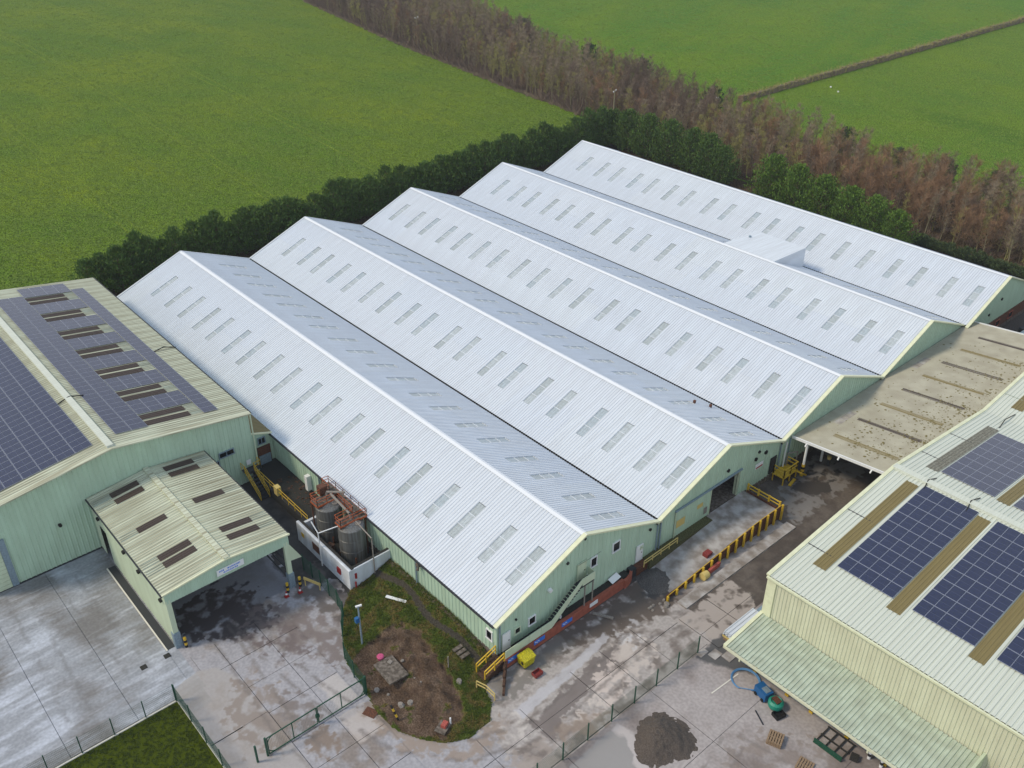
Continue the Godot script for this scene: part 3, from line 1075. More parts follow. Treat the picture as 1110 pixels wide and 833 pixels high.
func build_ground() -> void:
	var n0: FastNoiseLite = FastNoiseLite.new()
	n0.seed = 31
	n0.frequency = 0.022
	n0.fractal_octaves = 5
	n0.fractal_gain = 0.6
	var n1: FastNoiseLite = FastNoiseLite.new()
	n1.seed = 32
	n1.frequency = 0.10
	n1.fractal_octaves = 2
	var g0 := Color(0.42, 0.60, 0.20)
	var g1 := Color(0.68, 0.74, 0.15)
	# the wide land all round
	var st := begin()
	for q in [V3(-3000, -0.06, -3000), V3(3000, -0.06, -3000), V3(3000, -0.06, 3000), V3(-3000, -0.06, -3000), V3(3000, -0.06, 3000), V3(-3000, -0.06, 3000)]:
		st.set_normal(Vector3.UP)
		st.set_color(Color(0.5, 0.66, 0.2))
		st.add_vertex(q)
	struct("ground", st, M.field, "flat green farmland reaching away on every side", "ground")
	struct("grass_field", ground_grid(-320, -520, 180, -79, 3.0, -0.02, [[-320, -79], [118, -79], [122, -100], [126, -118], [131, -151], [140.5, -212], [157, -293], [200, -520], [-320, -520]], n0, n1, [g0, g1, 0.98, -0.2]), M.field, "large mown green field left of the bare tree belt", "field")
	# faint wheel lines left by the last pass over the left field
	rng.seed = 19
	for k in 6:
		var tr := begin()
		var tx := -70.0 + k * 27.0
		for w in 2:
			var last := Vector2(tx + w * 1.9, -101.0)
			for i in 70:
				var z := -101.0 - (i + 1) * 5.0
				var nx := tx + w * 1.9 + 2.5 * sin(z * 0.012 + k) - 0.05 * (z + 101.0)
				if nx > 118.0 - 0.10 * (z + 110.0):
					break
				var a := V3(last.x - 0.2, -0.012, last.y)
				var b := V3(last.x + 0.2, -0.012, last.y)
				var c := V3(nx + 0.2, -0.012, z)
				var d := V3(nx - 0.2, -0.012, z)
				for q in [a, c, b, a, d, c]:
					tr.set_normal(Vector3.UP)
					tr.set_color(Color(0.70, 0.78, 0.26))
					tr.add_vertex(q)
				last = Vector2(nx, z)
		struct("wheel_track", tr, M.field, "%s pair of faint wheel lines from the left in the big left field" % ["first", "second", "third", "fourth", "fifth", "sixth"][k], "track")
	struct("grass_field", ground_grid(140, -520, 620, -98, 3.0, -0.015, [[150, -98], [620, -98], [620, -520], [250, -520], [205, -300], [186, -225], [160, -160], [158, -125]], n0, n1, [Color(0.37, 0.66, 0.22), Color(0.60, 0.78, 0.17), 0.3, 0.95]), M.field, "green field behind the tree belt, beyond the brown field hedge", "field")
	struct("grass_field", ground_grid(130, -98, 620, 160, 3.0, -0.01, [[148, -98], [620, -98], [620, 160], [150, 160], [142, 0], [139, -41], [149, -78]], n0, n1, [Color(0.42, 0.64, 0.26), Color(0.58, 0.74, 0.18), 0.95, 0.3], SWATH), M.field, "paddock at the right, on the near side of the brown field hedge", "field")
	st = begin()
	var near := [[102, 30], [113, 4], [113, -20], [114, -40], [116, -60], [119, -95], [125.5, -117], [130, -151], [140, -212], [157, -293], [172, -360]]
	var far := [[152, 30], [147, 4], [141, -13], [140, -41], [150, -78], [151, -97], [160, -125], [161, -160], [187, -225], [206, -295], [224, -360]]
	for i in near.size() - 1:
		for q in [near[i], near[i + 1], far[i + 1], near[i], far[i + 1], far[i]]:
			st.set_normal(Vector3.UP)
			st.add_vertex(V3(q[0], 0.0, q[1]))
	for q in [[-4, -79], [116, -79], [120, -99], [-2, -98]]:
		pass
	struct("woodland_floor", st, M.woodland, "brown leaf litter under the belt of bare trees", "ground")
	st = begin()
	quad(st, V3(-4, 0.004, -99), V3(121, 0.004, -99), V3(121, 0.004, -79), V3(-4, 0.004, -79), Vector3.UP)
	quad(st, V3(100, 0.004, -79), V3(116, 0.004, -79), V3(113, 0.004, 12), V3(100, 0.004, 12), Vector3.UP)
	struct("verge", st, M.woodland, "bare brown earth strip between the halls and the evergreens", "ground")
	# the yard sheet
	st = begin()
	yard_poly(st, [[GX, GZ], [GX + GW, GZ], [GX + GW, GZ + GH], [GX, GZ + GH]], 0.0, 0.0)
	var yard := struct("concrete_yard", st, M.yard, "worn grey concrete yard around and in front of the halls", "yard")
	st = begin()
	quad(st, V3(60.9, -0.004, -3), V3(112, -0.004, -3), V3(112, -0.004, 40), V3(60.9, -0.004, 40), Vector3.UP)
	struct("tarmac", st, M.gravel, "dark ground beyond the flat canopy", "ground")
	# slabs, each with its own edges; the joints are the gaps between them
	var gap := 0.02
	var grids := [
		[[-42.0, -36.0, -30.3, -25.05, -20.42], [-36.2, -14.12], 0.05],
		[[-19.2, -17.0, -13.25, -10.65], [-17.6, -14.6, -11.4, -8.0, -4.35, -1.1, 2.4], 0.05],
		[[-14.6, -10.65, -6.2, -1.75, 3.95, 7.4, 11.2, 15.05], [4.8, 7.1, 10.42], 0.05],
		[[-19.0, -14.6, -10.65], [2.4, 5.6, 9.0, 13.0], 0.05],
		[[-14.6, -2.0, 7.5, 14.4], [10.56, 17.0, 25.0, 32.0], 0.05],
		[[15.4, 19.2, 23.0], [6.9, 9.4, 11.4], 0.06],
	]
	rng.seed = 77
	for g in grids:
		for i in g[0].size() - 1:
			for j in g[1].size() - 1:
				var x0: float = g[0][i] + gap
				var x1: float = g[0][i + 1] - gap
				var z0: float = g[1][j] + gap
				var z1: float = g[1][j + 1] - gap
				if x0 > -11.0 and x0 < -6.0 and z0 > 2.0 and z0 < 4.0:
					continue
				st = begin()
				yard_poly(st, [[x0, z0], [x1, z0], [x1, z1], [x0, z1]], g[2] + rng.randf_range(-0.012, 0.012), 0.06)
				part(yard, "concrete_slab", st, M.yard)
	# apron pieces of the way in, with a curved edge
	for p in [[[-21.9, -13.9], [-21.2, -15.4], [-19.4, -15.7], [-18.1, -15.1], [-17.2, -12.9], [-17.05, -8.2], [-21.9, -8.2]], [[-21.9, -8.1], [-17.05, -8.1], [-17.05, 0.0], [-21.9, 0.0]]]:
		st = begin()
		yard_poly(st, p, 0.075, 0.1)
		part(yard, "concrete_slab", st, M.yard)
	# pale kerb slab beside the ramp
	for k in 6:
		st = begin()
		var x0 := 16.9 + k * 2.85
		box(st, V3(x0, 0.0, 5.45), V3(x0 + 2.82, 0.12, 6.55))
		part(yard, "kerb_slab", st, M.kerb)
	# drain trench beside the canopy wall, its edging and two covers
	st = begin()
	box(st, V3(-20.30, 0.002, -33.0), V3(-19.62, 0.035, -19.6))
	part(yard, "drain_strip", st, M.gutter)
	st = begin()
	box(st, V3(-20.42, 0.002, -33.0), V3(-20.30, 0.085, -19.5))
	part(yard, "edging", st, M.paint_white)
	for q in [[-20.6, -19.0], [-22.6, -19.1]]:
		st = begin()
		box(st, V3(q[0] - 0.26, 0.03, q[1] - 0.26), V3(q[0] + 0.26, 0.066, q[1] + 0.26))
		part(yard, "drain_cover", st, M.dark_top)
	for q in [[14.6, 11.6, 0.5, 0.4], [15.25, 12.5, 0.42, 0.45], [13.9, 10.75, 0.5, 0.3]]:
		st = begin()
		box(st, V3(q[0] - q[2], 0.01, q[1] - q[3]), V3(q[0] + q[2], 0.075, q[1] + q[3]))
		part(yard, "cover_slab", st, M.kerb)
	st = begin()
	obox(st, V3(12.7, 0.066, 14.1), V3(3.3, 0.004, 0.11), Basis(Vector3.UP, -0.06))
	part(yard, "painted_line", st, M.paint_white)
	# grass plot at the bottom left
	var plot := ground_grid(-48.05, -13.88, -21.9, 14, 0.9, 0.06, [], n0, n1, [Color(0.22, 0.26, 0.07), Color(0.30, 0.33, 0.08), 1.0, 0.0])
	struct("grass_plot", plot, M.plot, "rough grass plot inside the green fence at the bottom left", "lawn")
	st = begin()
	bar(st, V3(-48, 0.06, -13.95), V3(-22, 0.06, -13.95), 0.14, 0.14)
	bar(st, V3(-21.95, 0.06, -14.0), V3(-21.95, 0.06, 6), 0.14, 0.14)
	struct("kerb", st, M.paint_white, "pale kerb edging the fenced grass plot", "kerb")

func bank_height(x: float, z: float, n: FastNoiseLite) -> Array:   # height, share of soil
	var edge := 1e9
	var p := BANK
	for i in p.size():
		var a := Vector2(p[i][0], p[i][1])
		var b := Vector2(p[(i + 1) % p.size()][0], p[(i + 1) % p.size()][1])
		if i == p.size() - 1 or i == p.size() - 2:
			continue
		var q := Geometry2D.get_closest_point_to_segment(Vector2(x, z), a, b)
		edge = minf(edge, q.distance_to(Vector2(x, z)))
	var h := 0.12 + 1.0 * smoothstep(0.0, 5.5, edge) + 0.25 * smoothstep(-3.0, 0.0, x) * smoothstep(0.0, 1.0, edge)
	var s := 0.0
	var w := n.get_noise_2d(x * 1.3, z * 1.3) * 0.9
	if in_poly(SOIL, x + w * 0.5, z + n.get_noise_2d(z, x) * 0.5):
		s = 1.0
	var lump := n.get_noise_2d(x * 2.0, z * 2.0)
	h += lump * (0.30 if s > 0.5 else 0.07)
	if s > 0.5:
		h -= 0.38
		h += 0.3 * maxf(0.0, n.get_noise_2d(x * 0.8 + 40.0, z * 0.8))
	if s > 0.5:
		h = maxf(h, 0.10 + 0.1 * lump)
	return [h, s]

const SWATH := [[190.3, -66.6], [191.2, -39.0], [180.6, -34.4], [183.0, -59.0]]
const BANK := [[-4.5, -15.45], [-6.3, -13.9], [-8.1, -11.2], [-9.5, -8.3], [-9.9, -5.0], [-10.5, -2.5], [-10.3, 0.0], [-9.3, 2.0], [-8.2, 3.4], [-6.5, 4.3], [-4.2, 4.1], [-3.0, 2.9], [-2.6, 1.5], [-1.0, 0.4], [-0.08, 0.0], [-0.08, -15.45]]
const SOIL := [[-9.0, -8.4], [-6.6, -9.0], [-3.9, -8.4], [-3.3, -6.6], [-3.7, -4.0], [-4.0, -1.4], [-4.6, 1.0], [-5.8, 2.6], [-8.0, 3.2], [-9.4, 1.6], [-10.4, -0.4], [-10.2, -3.0], [-9.6, -6.6]]

func build_bank() -> void:
	var n := FastNoiseLite.new()
	n.seed = 50
	n.frequency = 0.5
	n.fractal_octaves = 4
	var st := begin()
	var s := 0.14
	var nx := int(10.8 / s)
	var nzz := int(20.4 / s)
	var hs := {}
	for j in nzz + 1:
		for i in nx + 1:
			var x := -10.75 + i * s
			var z := -15.5 + j * s
			hs[j * 1000 + i] = bank_height(x, z, n) if in_poly(BANK, x, z) else [-0.05, 0.0]
	st.set_smooth_group(0)
	rng.seed = 9
	for j in nzz:
		for i in nx:
			var ks := [j * 1000 + i, j * 1000 + i + 1, (j + 1) * 1000 + i + 1, (j + 1) * 1000 + i]
			if hs[ks[0]][0] < 0 and hs[ks[1]][0] < 0 and hs[ks[2]][0] < 0 and hs[ks[3]][0] < 0:
				continue
			for k in [0, 1, 2, 0, 2, 3]:
				var di := 1 if k == 1 or k == 2 else 0
				var dj := 1 if k >= 2 else 0
				var x := -10.75 + (i + di) * s
				var z := -15.5 + (j + dj) * s
				var v = hs[ks[k]]
				var u := n.get_noise_2d(x * 1.1 + 9.0, z * 1.1)
				var c := Color(0.085, 0.125, 0.02).lerp(Color(0.14, 0.13, 0.045), clampf(0.4 + u * 1.6, 0.0, 1.0))
				if v[1] > 0.5:
					c = Color(0.105, 0.072, 0.051).lerp(Color(0.185, 0.134, 0.10), clampf(0.4 + u * 1.3, 0.0, 1.0))
					if u > 0.5:
						c = Color(0.10, 0.11, 0.03)
				elif x > -2.6 and absf(x + 1.5 + 0.35 * sin(z * 0.7)) < 0.33 and z < -0.6:
					c = Color(0.085, 0.075, 0.065)
				elif x > -0.55:
					c = Color(0.16, 0.135, 0.10)
				st.set_color(c)
				st.add_vertex(V3(x, v[0], z))
	st.generate_normals()
	struct("grass_bank", st, M.bank, "grassy bank with dug-over brown soil at the near corner of the first hall", "bank")
	# grass on the bank and the plot
	st = begin()
	rng.seed = 4
	for i in 7:
		var a := rng.randf() * TAU
		blade(st, V3(rng.randf_range(-0.1, 0.1), 0, rng.randf_range(-0.1, 0.1)), V3(cos(a) * 0.16, rng.randf_range(0.12, 0.26), sin(a) * 0.16), 0.022)
	var tuft := st.commit()
	tuft.surface_set_material(0, M.blade)
	var dry: ArrayMesh = tuft.duplicate()
	dry.surface_set_material(0, M.blade_dry)
	var spots := []
	var dry_spots := []
	for i in 9000:
		var x := rng.randf_range(-10.5, -0.1)
		var z := rng.randf_range(-15.3, 4.4)
		if not in_poly(BANK, x, z):
			continue
		var v := bank_height(x, z, n)
		var u := n.get_noise_2d(x * 1.1 + 9.0, z * 1.1)
		if v[1] > 0.5 and (u < 0.48 or rng.randf() < 0.4):
			continue
		if x > -2.6 and absf(x + 1.5 + 0.35 * sin(z * 0.7)) < 0.36 and z < -0.6:
			continue
		var k := rng.randf_range(0.6, 1.5)
		var t := Transform3D(Basis(Vector3.UP, rng.randf() * TAU).scaled(V3(k, k, k)), V3(x, v[0] - 0.02, z))
		(dry_spots if u > 0.05 and rng.randf() < 0.6 else spots).append(t)
	scatter("bank_grass", tuft, spots, "green grass tufts growing on the bank beside the first hall", "grass")
	scatter("dry_grass", dry, dry_spots, "straw-coloured grass tufts on the bank beside the first hall", "grass")
	var plot_spots := []
	for i in 9000:
		var x := rng.randf_range(-40.0, -22.1)
		var z := rng.randf_range(-13.8, 3.0)
		var k := rng.randf_range(0.5, 1.2)
		plot_spots.append(Transform3D(Basis(Vector3.UP, rng.randf() * TAU).scaled(V3(k, k * 0.8, k)), V3(x, 0.05, z)))
	var plot_tuft: ArrayMesh = tuft.duplicate()
	plot_tuft.surface_set_material(0, M.blade_dark)
	scatter("plot_grass", plot_tuft, plot_spots, "rough dark grass tufts growing on the fenced plot at the bottom left", "grass")
	# the sward of the fields: clumps of longer and paler grass
	for kind in 2:
		st = begin()
		for i in 14:
			var a := rng.randf() * TAU
			var p0 := V3(rng.randf_range(-0.7, 0.7), -0.02, rng.randf_range(-0.7, 0.7))
			blade(st, p0, p0 + V3(cos(a) * 0.25, rng.randf_range(0.04, 0.12), sin(a) * 0.25), 0.06)
		var clump := st.commit()
		clump.surface_set_material(0, M.field_pale if kind == 0 else M.field_dark)
		var at := []
		for i in 52000:
			var z := -96.0 - 420.0 * pow(rng.randf(), 1.6)
			var x := rng.randf_range(-60.0 + (z + 96.0) * 0.55, 125.0 - 0.17 * (z + 96.0))
			if x > 119.5 - 0.185 * (z + 100.0) or (z > -152.0 and x > 119.5 - 0.20 * (z + 100.0)):
				continue
			var k := rng.randf_range(0.6, 1.4)
			at.append(Transform3D(Basis(Vector3.UP, rng.randf() * TAU).scaled(V3(k, k, k)), V3(x, 0, z)))
		for i in 22000:
			var x := 155.0 + 200.0 * pow(rng.randf(), 1.3)
			var z := rng.randf_range(-260.0, 40.0)
			if absf(z + 98.0) < 1.5 or (z < -98.0 and x < 158.0 - 0.25 * (z + 120.0)):
				continue
			var k := rng.randf_range(0.6, 1.4)
			at.append(Transform3D(Basis(Vector3.UP, rng.randf() * TAU).scaled(V3(k, k, k)), V3(x, 0, z)))
		scatter("field_sward", clump, at, "%s grass clumps spread over the fields" % ["paler", "darker"][kind], "grass")
	# stones and bits lying in the dug soil
	rng.seed = 21
	for i in 9:
		var x := rng.randf_range(-9.6, -4.6)
		var z := rng.randf_range(-5.5, 2.6)
		var q = [[-8.7, -1.6], [-8.0, -1.3], [-9.3, -4.2], [-3.9, -0.2]]
		if i < 4:
			x = q[i][0]
			z = q[i][1]
		if not in_poly(BANK, x, z):
			continue
		var r := rng.randf_range(0.09, 0.2) if i >= 4 else 0.32
		rubble_stone(x, bank_height(x, z, n)[0], z, r, "pale broken stone lying in the dug soil" if i >= 4 else ["pale square stone left of its twin in the dug soil", "pale square stone right of its twin in the dug soil", "small pale stone by the left edge of the dug soil", "pale stone on the grass near the yellow steps"][i], "stones in the soil" if i >= 4 else "")
	var t := thing("concrete_plate", "square brown concrete cover slab lying in the dug soil", "slab", V3(-7.5, 0.6, -4.7))
	st = begin()
	obox(st, V3(-7.5, 0.74, -4.7), V3(1.8, 0.14, 2.6), Basis(Vector3.UP, -0.05))
	part(t, "slab", st, M.sleeper if false else M.plinth)
	st = begin()
	obox(st, V3(-7.1, 0.83, -5.4), V3(0.35, 0.05, 0.35), Basis(Vector3.UP, 0.3))
	part(t, "lid", st, M.stone)
	st = begin()
	lathe(st, V3(-7.4, 0.62, -6.35), [[0.26, 0.0], [0.32, 0.28], [0.24, 0.36], [0.0, 0.38]], 14)
	single("pink_bucket", st, M.pink, "bright pink upturned tub on the soil behind the concrete cover slab", "tub")
	t = thing("hydrant_plate", "red marker box on a small concrete pad at the front of the soil", "marker", V3(-7.5, 0.3, 2.4))
	st = begin()
	obox(st, V3(-7.6, 0.36, 2.4), V3(1.1, 0.1, 0.9), Basis(Vector3.UP, 0.4))
	part(t, "pad", st, M.plinth)
	st = begin()
	obox(st, V3(-7.4, 0.55, 2.4), V3(0.55, 0.32, 0.4), Basis(Vector3.UP, 0.4))
	part(t, "box", st, M.salmon)
	st = begin()
	tube(st, V3(-6.9, 0.3, 2.5), V3(-6.9, 1.0, 2.5), 0.07, 0.07, 8, true)
	part(t, "post", st, M.white)
	t = thing("hazard_post", "leaning yellow and black hazard post at the edge of the soil", "post", V3(-9.7, 0.2, -0.6))
	for k in 5:
		st = begin()
		var a := V3(-9.7 - 0.05 * k, 0.2 + 0.28 * k, -0.6 - 0.1 * k)
		tube(st, a, a + V3(-0.05, 0.28, -0.1), 0.09, 0.09, 8, true)
		part(t, "band", st, M.yellow if k % 2 == 1 else M.black)
	st = begin()
	obox(st, V3(-2.7, 1.2, -10.7), V3(0.3, 0.06, 2.0), Basis(Vector3.UP, 0.49) )
	single("white_board", st, M.white, "white board lying on the grass of the bank", "board")
	st = begin()
	for k in 3:
		obox(st, V3(-2.1 + k * 0.05, 1.15 - k * 0.12, -2.6 + k * 0.42), V3(0.9, 0.1, 0.34), Basis.IDENTITY)
	single("path_steps", st, M.plinth, "three small concrete steps in the trodden path on the bank", "steps")

func rubble_stone(x: float, y: float, z: float, r: float, label: String, group := "") -> void:
	var st := begin()
	var b := Basis.from_euler(Vector3(rng.randf_range(-0.3, 0.3), rng.randf() * TAU, rng.randf_range(-0.3, 0.3)))
	var ring := []
	for i in 6:
		var a := TAU * i / 6
		ring.append(V3(cos(a) * r * rng.randf_range(0.8, 1.1), 0, sin(a) * r * rng.randf_range(0.7, 1.0)))
	var top := V3(rng.randf_range(-0.2, 0.2) * r, r * 0.75, 0)
	for i in 6:
		var p: Vector3 = ring[i]
		var q: Vector3 = ring[(i + 1) % 6]
		var c := V3(x, y - 0.03, z)
		quad(st, c + b * p, c + b * q, c + b * (q * 0.75 + top), c + b * (p * 0.75 + top), b * (p + q))
		tri(st, c + b * (top * 1.15), c + b * (p * 0.75 + top), c + b * (q * 0.75 + top), b.y)
	single("rubble_stone", st, M.stone, label, "stone", group)

func build_halls() -> void:
	var labels := [
		"pale-roofed green hall with an outside stair, nearest the silos",
		"pale-roofed green hall with the open loading door and yellow-railed ramp",
		"middle of the five pale-roofed halls, its right end above the flat canopy",
		"pale-roofed hall carrying the white roof housing in its right valley",
		"rearmost pale-roofed hall, beside the evergreens and the bare trees",
	]
	make_rooflight_meshes()
	var h := []
	for i in 5:
		h.append(hall(i, labels[i]))
	# first hall: openings of the front gable
	var t: Node3D = h[0]
	var F := Vector3.BACK
	door(t, V3(0.98, 1.95, 0.05), 0.75, 1.9, F, M.white)
	window(t, V3(2.25, 2.35, 0.06), 0.7, 0.75, F, M.green_pale)
	window(t, V3(3.92, 2.4, 0.06), 0.85, 0.95, F, M.white)
	window(t, V3(11.28, 4.62, 0.06), 0.85, 1.15, F, M.white)
	window(t, V3(14.2, 4.72, 0.06), 1.0, 1.15, F, M.white)
	door(t, V3(9.75, 4.45, 0.05), 0.95, 1.9, F, M.green_pale, "stair_door")
	door(t, V3(17.55, 1.95, 0.05), 0.8, 1.9, F, M.white)
	window(t, V3(17.75, 2.6, 0.12), 0.3, 0.35, F, M.green_pale, 1, "small_window")
	for q in [[8.0, 6.4, 0.15], [10.0, 8.0, 0.13], [18.9, 4.05, 0.16], [2.1, 3.7, 0.1]]:
		vent(t, V3(q[0], q[1], 0.04), q[2])
	var st := begin()
	tube(st, V3(5.92, 4.66, 0.0), V3(5.92, 4.62, 0.28), 0.22, 0.2, 12, true)
	part(t, "bulkhead_lamp", st, M.white)
	downpipe(t, V3(0.25, EAVE - 0.2, 0.12), V3(0.25, 1.1, 0.12), M.galv)
	downpipe(t, V3(19.9, EAVE - 0.3, 0.14), V3(19.9, 0.7, 0.14), M.galv)
	window(t, V3(-0.06, 2.7, -0.85), 0.8, 1.1, Vector3.LEFT, M.white)
	for z in [-11.0, -27.5]:
		downpipe(t, V3(-0.14, EAVE - 0.25, z), V3(-0.14, 0.9, z), M.galv)
	st = begin()
	box(st, V3(-0.42, EAVE - 0.75, -10.65), V3(-0.05, EAVE - 0.4, -10.3))
	tube(st, V3(-0.3, EAVE - 0.8, -10.4), V3(-0.5, EAVE - 1.0, -10.3), 0.1, 0.16, 10, true)
	part(t, "flood_lamp", st, M.plinth)
	# white duct on the wall behind the silos
	st = begin()
	box(st, V3(-0.55, 1.2, -29.9), V3(-0.06, 3.0, -29.4))
	part(t, "white_duct", st, M.white)
	st = begin()
	bar(st, V3(0, 0, 0) + V3(9.05, 5.62, 0.3), V3(11.9, 5.62, 0.3), 0.02, 0.02)
	part(t, "cable", st, M.black)
	# second hall: sliding door, its rail, sign and vents
	t = h[1]
	st = begin()
	box(st, V3(22.4, 4.22, 0.06), V3(32.9, 4.38, 0.22))
	part(t, "door_rail", st, M.galv)
	st = begin()
	clad(st, V3(22.6, 0, 0.10), V3(1, 0, 0), V3(0, 1, 0), F, 5.3, 1.05, [[0.0, 4.2]], 0.33, 0.03)
	var sd := part(t, "sliding_door", st, M.green)
	st = begin()
	box(st, V3(22.5, 1.0, 0.08), V3(22.6, 4.22, 0.15))
	box(st, V3(27.9, 1.0, 0.08), V3(28.0, 4.22, 0.15))
	part(sd, "door_frame", st, M.green_pale)
	for q in [[23.4, 2.5, 1.3, 0.9], [26.3, 3.0, 0.9, 0.5], [27.3, 1.9, 0.5, 0.8]]:
		st = begin()
		obox(st, V3(q[0], q[1], 0.145), V3(q[2], q[3], 0.012), Basis.IDENTITY)
		part(sd, "repair_patch", st, M.tan_yellow if q[0] < 27 else M.stone)
	st = begin()
	for z in [0.0, -0.3]:
		box(st, V3(27.88, 0.95, z - 0.15), V3(27.98, 4.08, z + 0.04))
		box(st, V3(32.62, 0.95, z - 0.15), V3(32.72, 4.08, z + 0.04))
	part(t, "door_jamb", st, M.green_pale)
	st = begin()
	box(st, V3(20.3, 0.85, -60), V3(39.7, 0.95, -0.05))
	part(t, "hall_floor", st, M.plinth)
	for q in [[30.5, 5.2, 0.2], [35.28, 4.3, 0.22], [37.0, 4.4, 0.24], [35.7, 5.05, 0.17]]:
		vent(t, V3(q[0], q[1], 0.04), q[2])
	st = begin()
	box(st, V3(35.4, 2.85, 0.05), V3(36.75, 3.5, 0.09))
	var sg := part(t, "wall_sign", st, M.white)
	st = begin()
	box(st, V3(35.5, 2.92, 0.09), V3(36.65, 3.1, 0.1))
	part(sg, "red_band", st, M.red)
	door(t, V3(38.7, 1.95, 0.05), 0.9, 2.0, F, M.dark_top)
	downpipe(t, V3(20.35, EAVE - 0.3, 0.14), V3(20.35, 0.9, 0.14), M.galv)
	downpipe(t, V3(39.7, EAVE - 0.3, 0.14), V3(39.7, 0.1, 0.14), M.galv)
	for q in [[2, 41.4], [3, 61.0]]:
		downpipe(h[q[0]], V3(q[1], EAVE - 0.3, 0.12), V3(q[1], 0.1, 0.12), M.galv)
	# third hall: rainwater pipe of pale metal left of the canopy
	downpipe(h[2], V3(40.5, EAVE - 0.3, 0.3), V3(40.5, 0.1, 0.3), M.white)
	# rear hall: brick lower wall, vents
	t = h[4]
	st = begin()
	box(st, V3(82.5, 0.8, 0.62), V3(99.9, 2.4, 0.75))
	part(t, "brick_wall", st, M.rust)
	for q in [[86.5, 4.0], [89.5, 5.4], [84.0, 3.4], [83.4, 3.3]]:
		vent(t, V3(q[0], q[1], 0.64), 0.2)
	for k in 3:
		window(t, V3(86.0 + k * 4.0, 1.6, 0.78), 1.4, 1.0, F, M.brick)
	# the housing over the valley between the fourth and the rear hall
	t = h[3]
	st = begin()
	prism(st, [V3(70.2, 8.62, -23.0), V3(77.9, 8.5, -23.0), V3(77.9, 5.15, -23.0), V3(70.2, 8.3, -23.0)], V3(0, 0, -8.6))
	part(t, "roof_housing", st, M.roof_third)
	st = begin()
	tube(st, V3(75.0, 8.5, -30.6), V3(75.0, 8.75, -30.6), 0.2, 0.2, 10, true)
	part(t, "roof_vent", st, M.galv)
	# birds' clutter on the second hall's roof: two small vent caps
	t = h[1]
	for q in [[37.2, -9.8], [38.6, -8.6]]:
		st = begin()
		var y: float = RIDGE - (q[0] - 30.0) * (RIDGE - EAVE) / 10.0
		tube(st, V3(q[0], y, q[1]), V3(q[0], y + 0.35, q[1]), 0.14, 0.18, 8, true)
		part(t, "vent_cap", st, M.rust)
	# dark lap sheet line on the rear hall's rooflight row
	t = h[0]

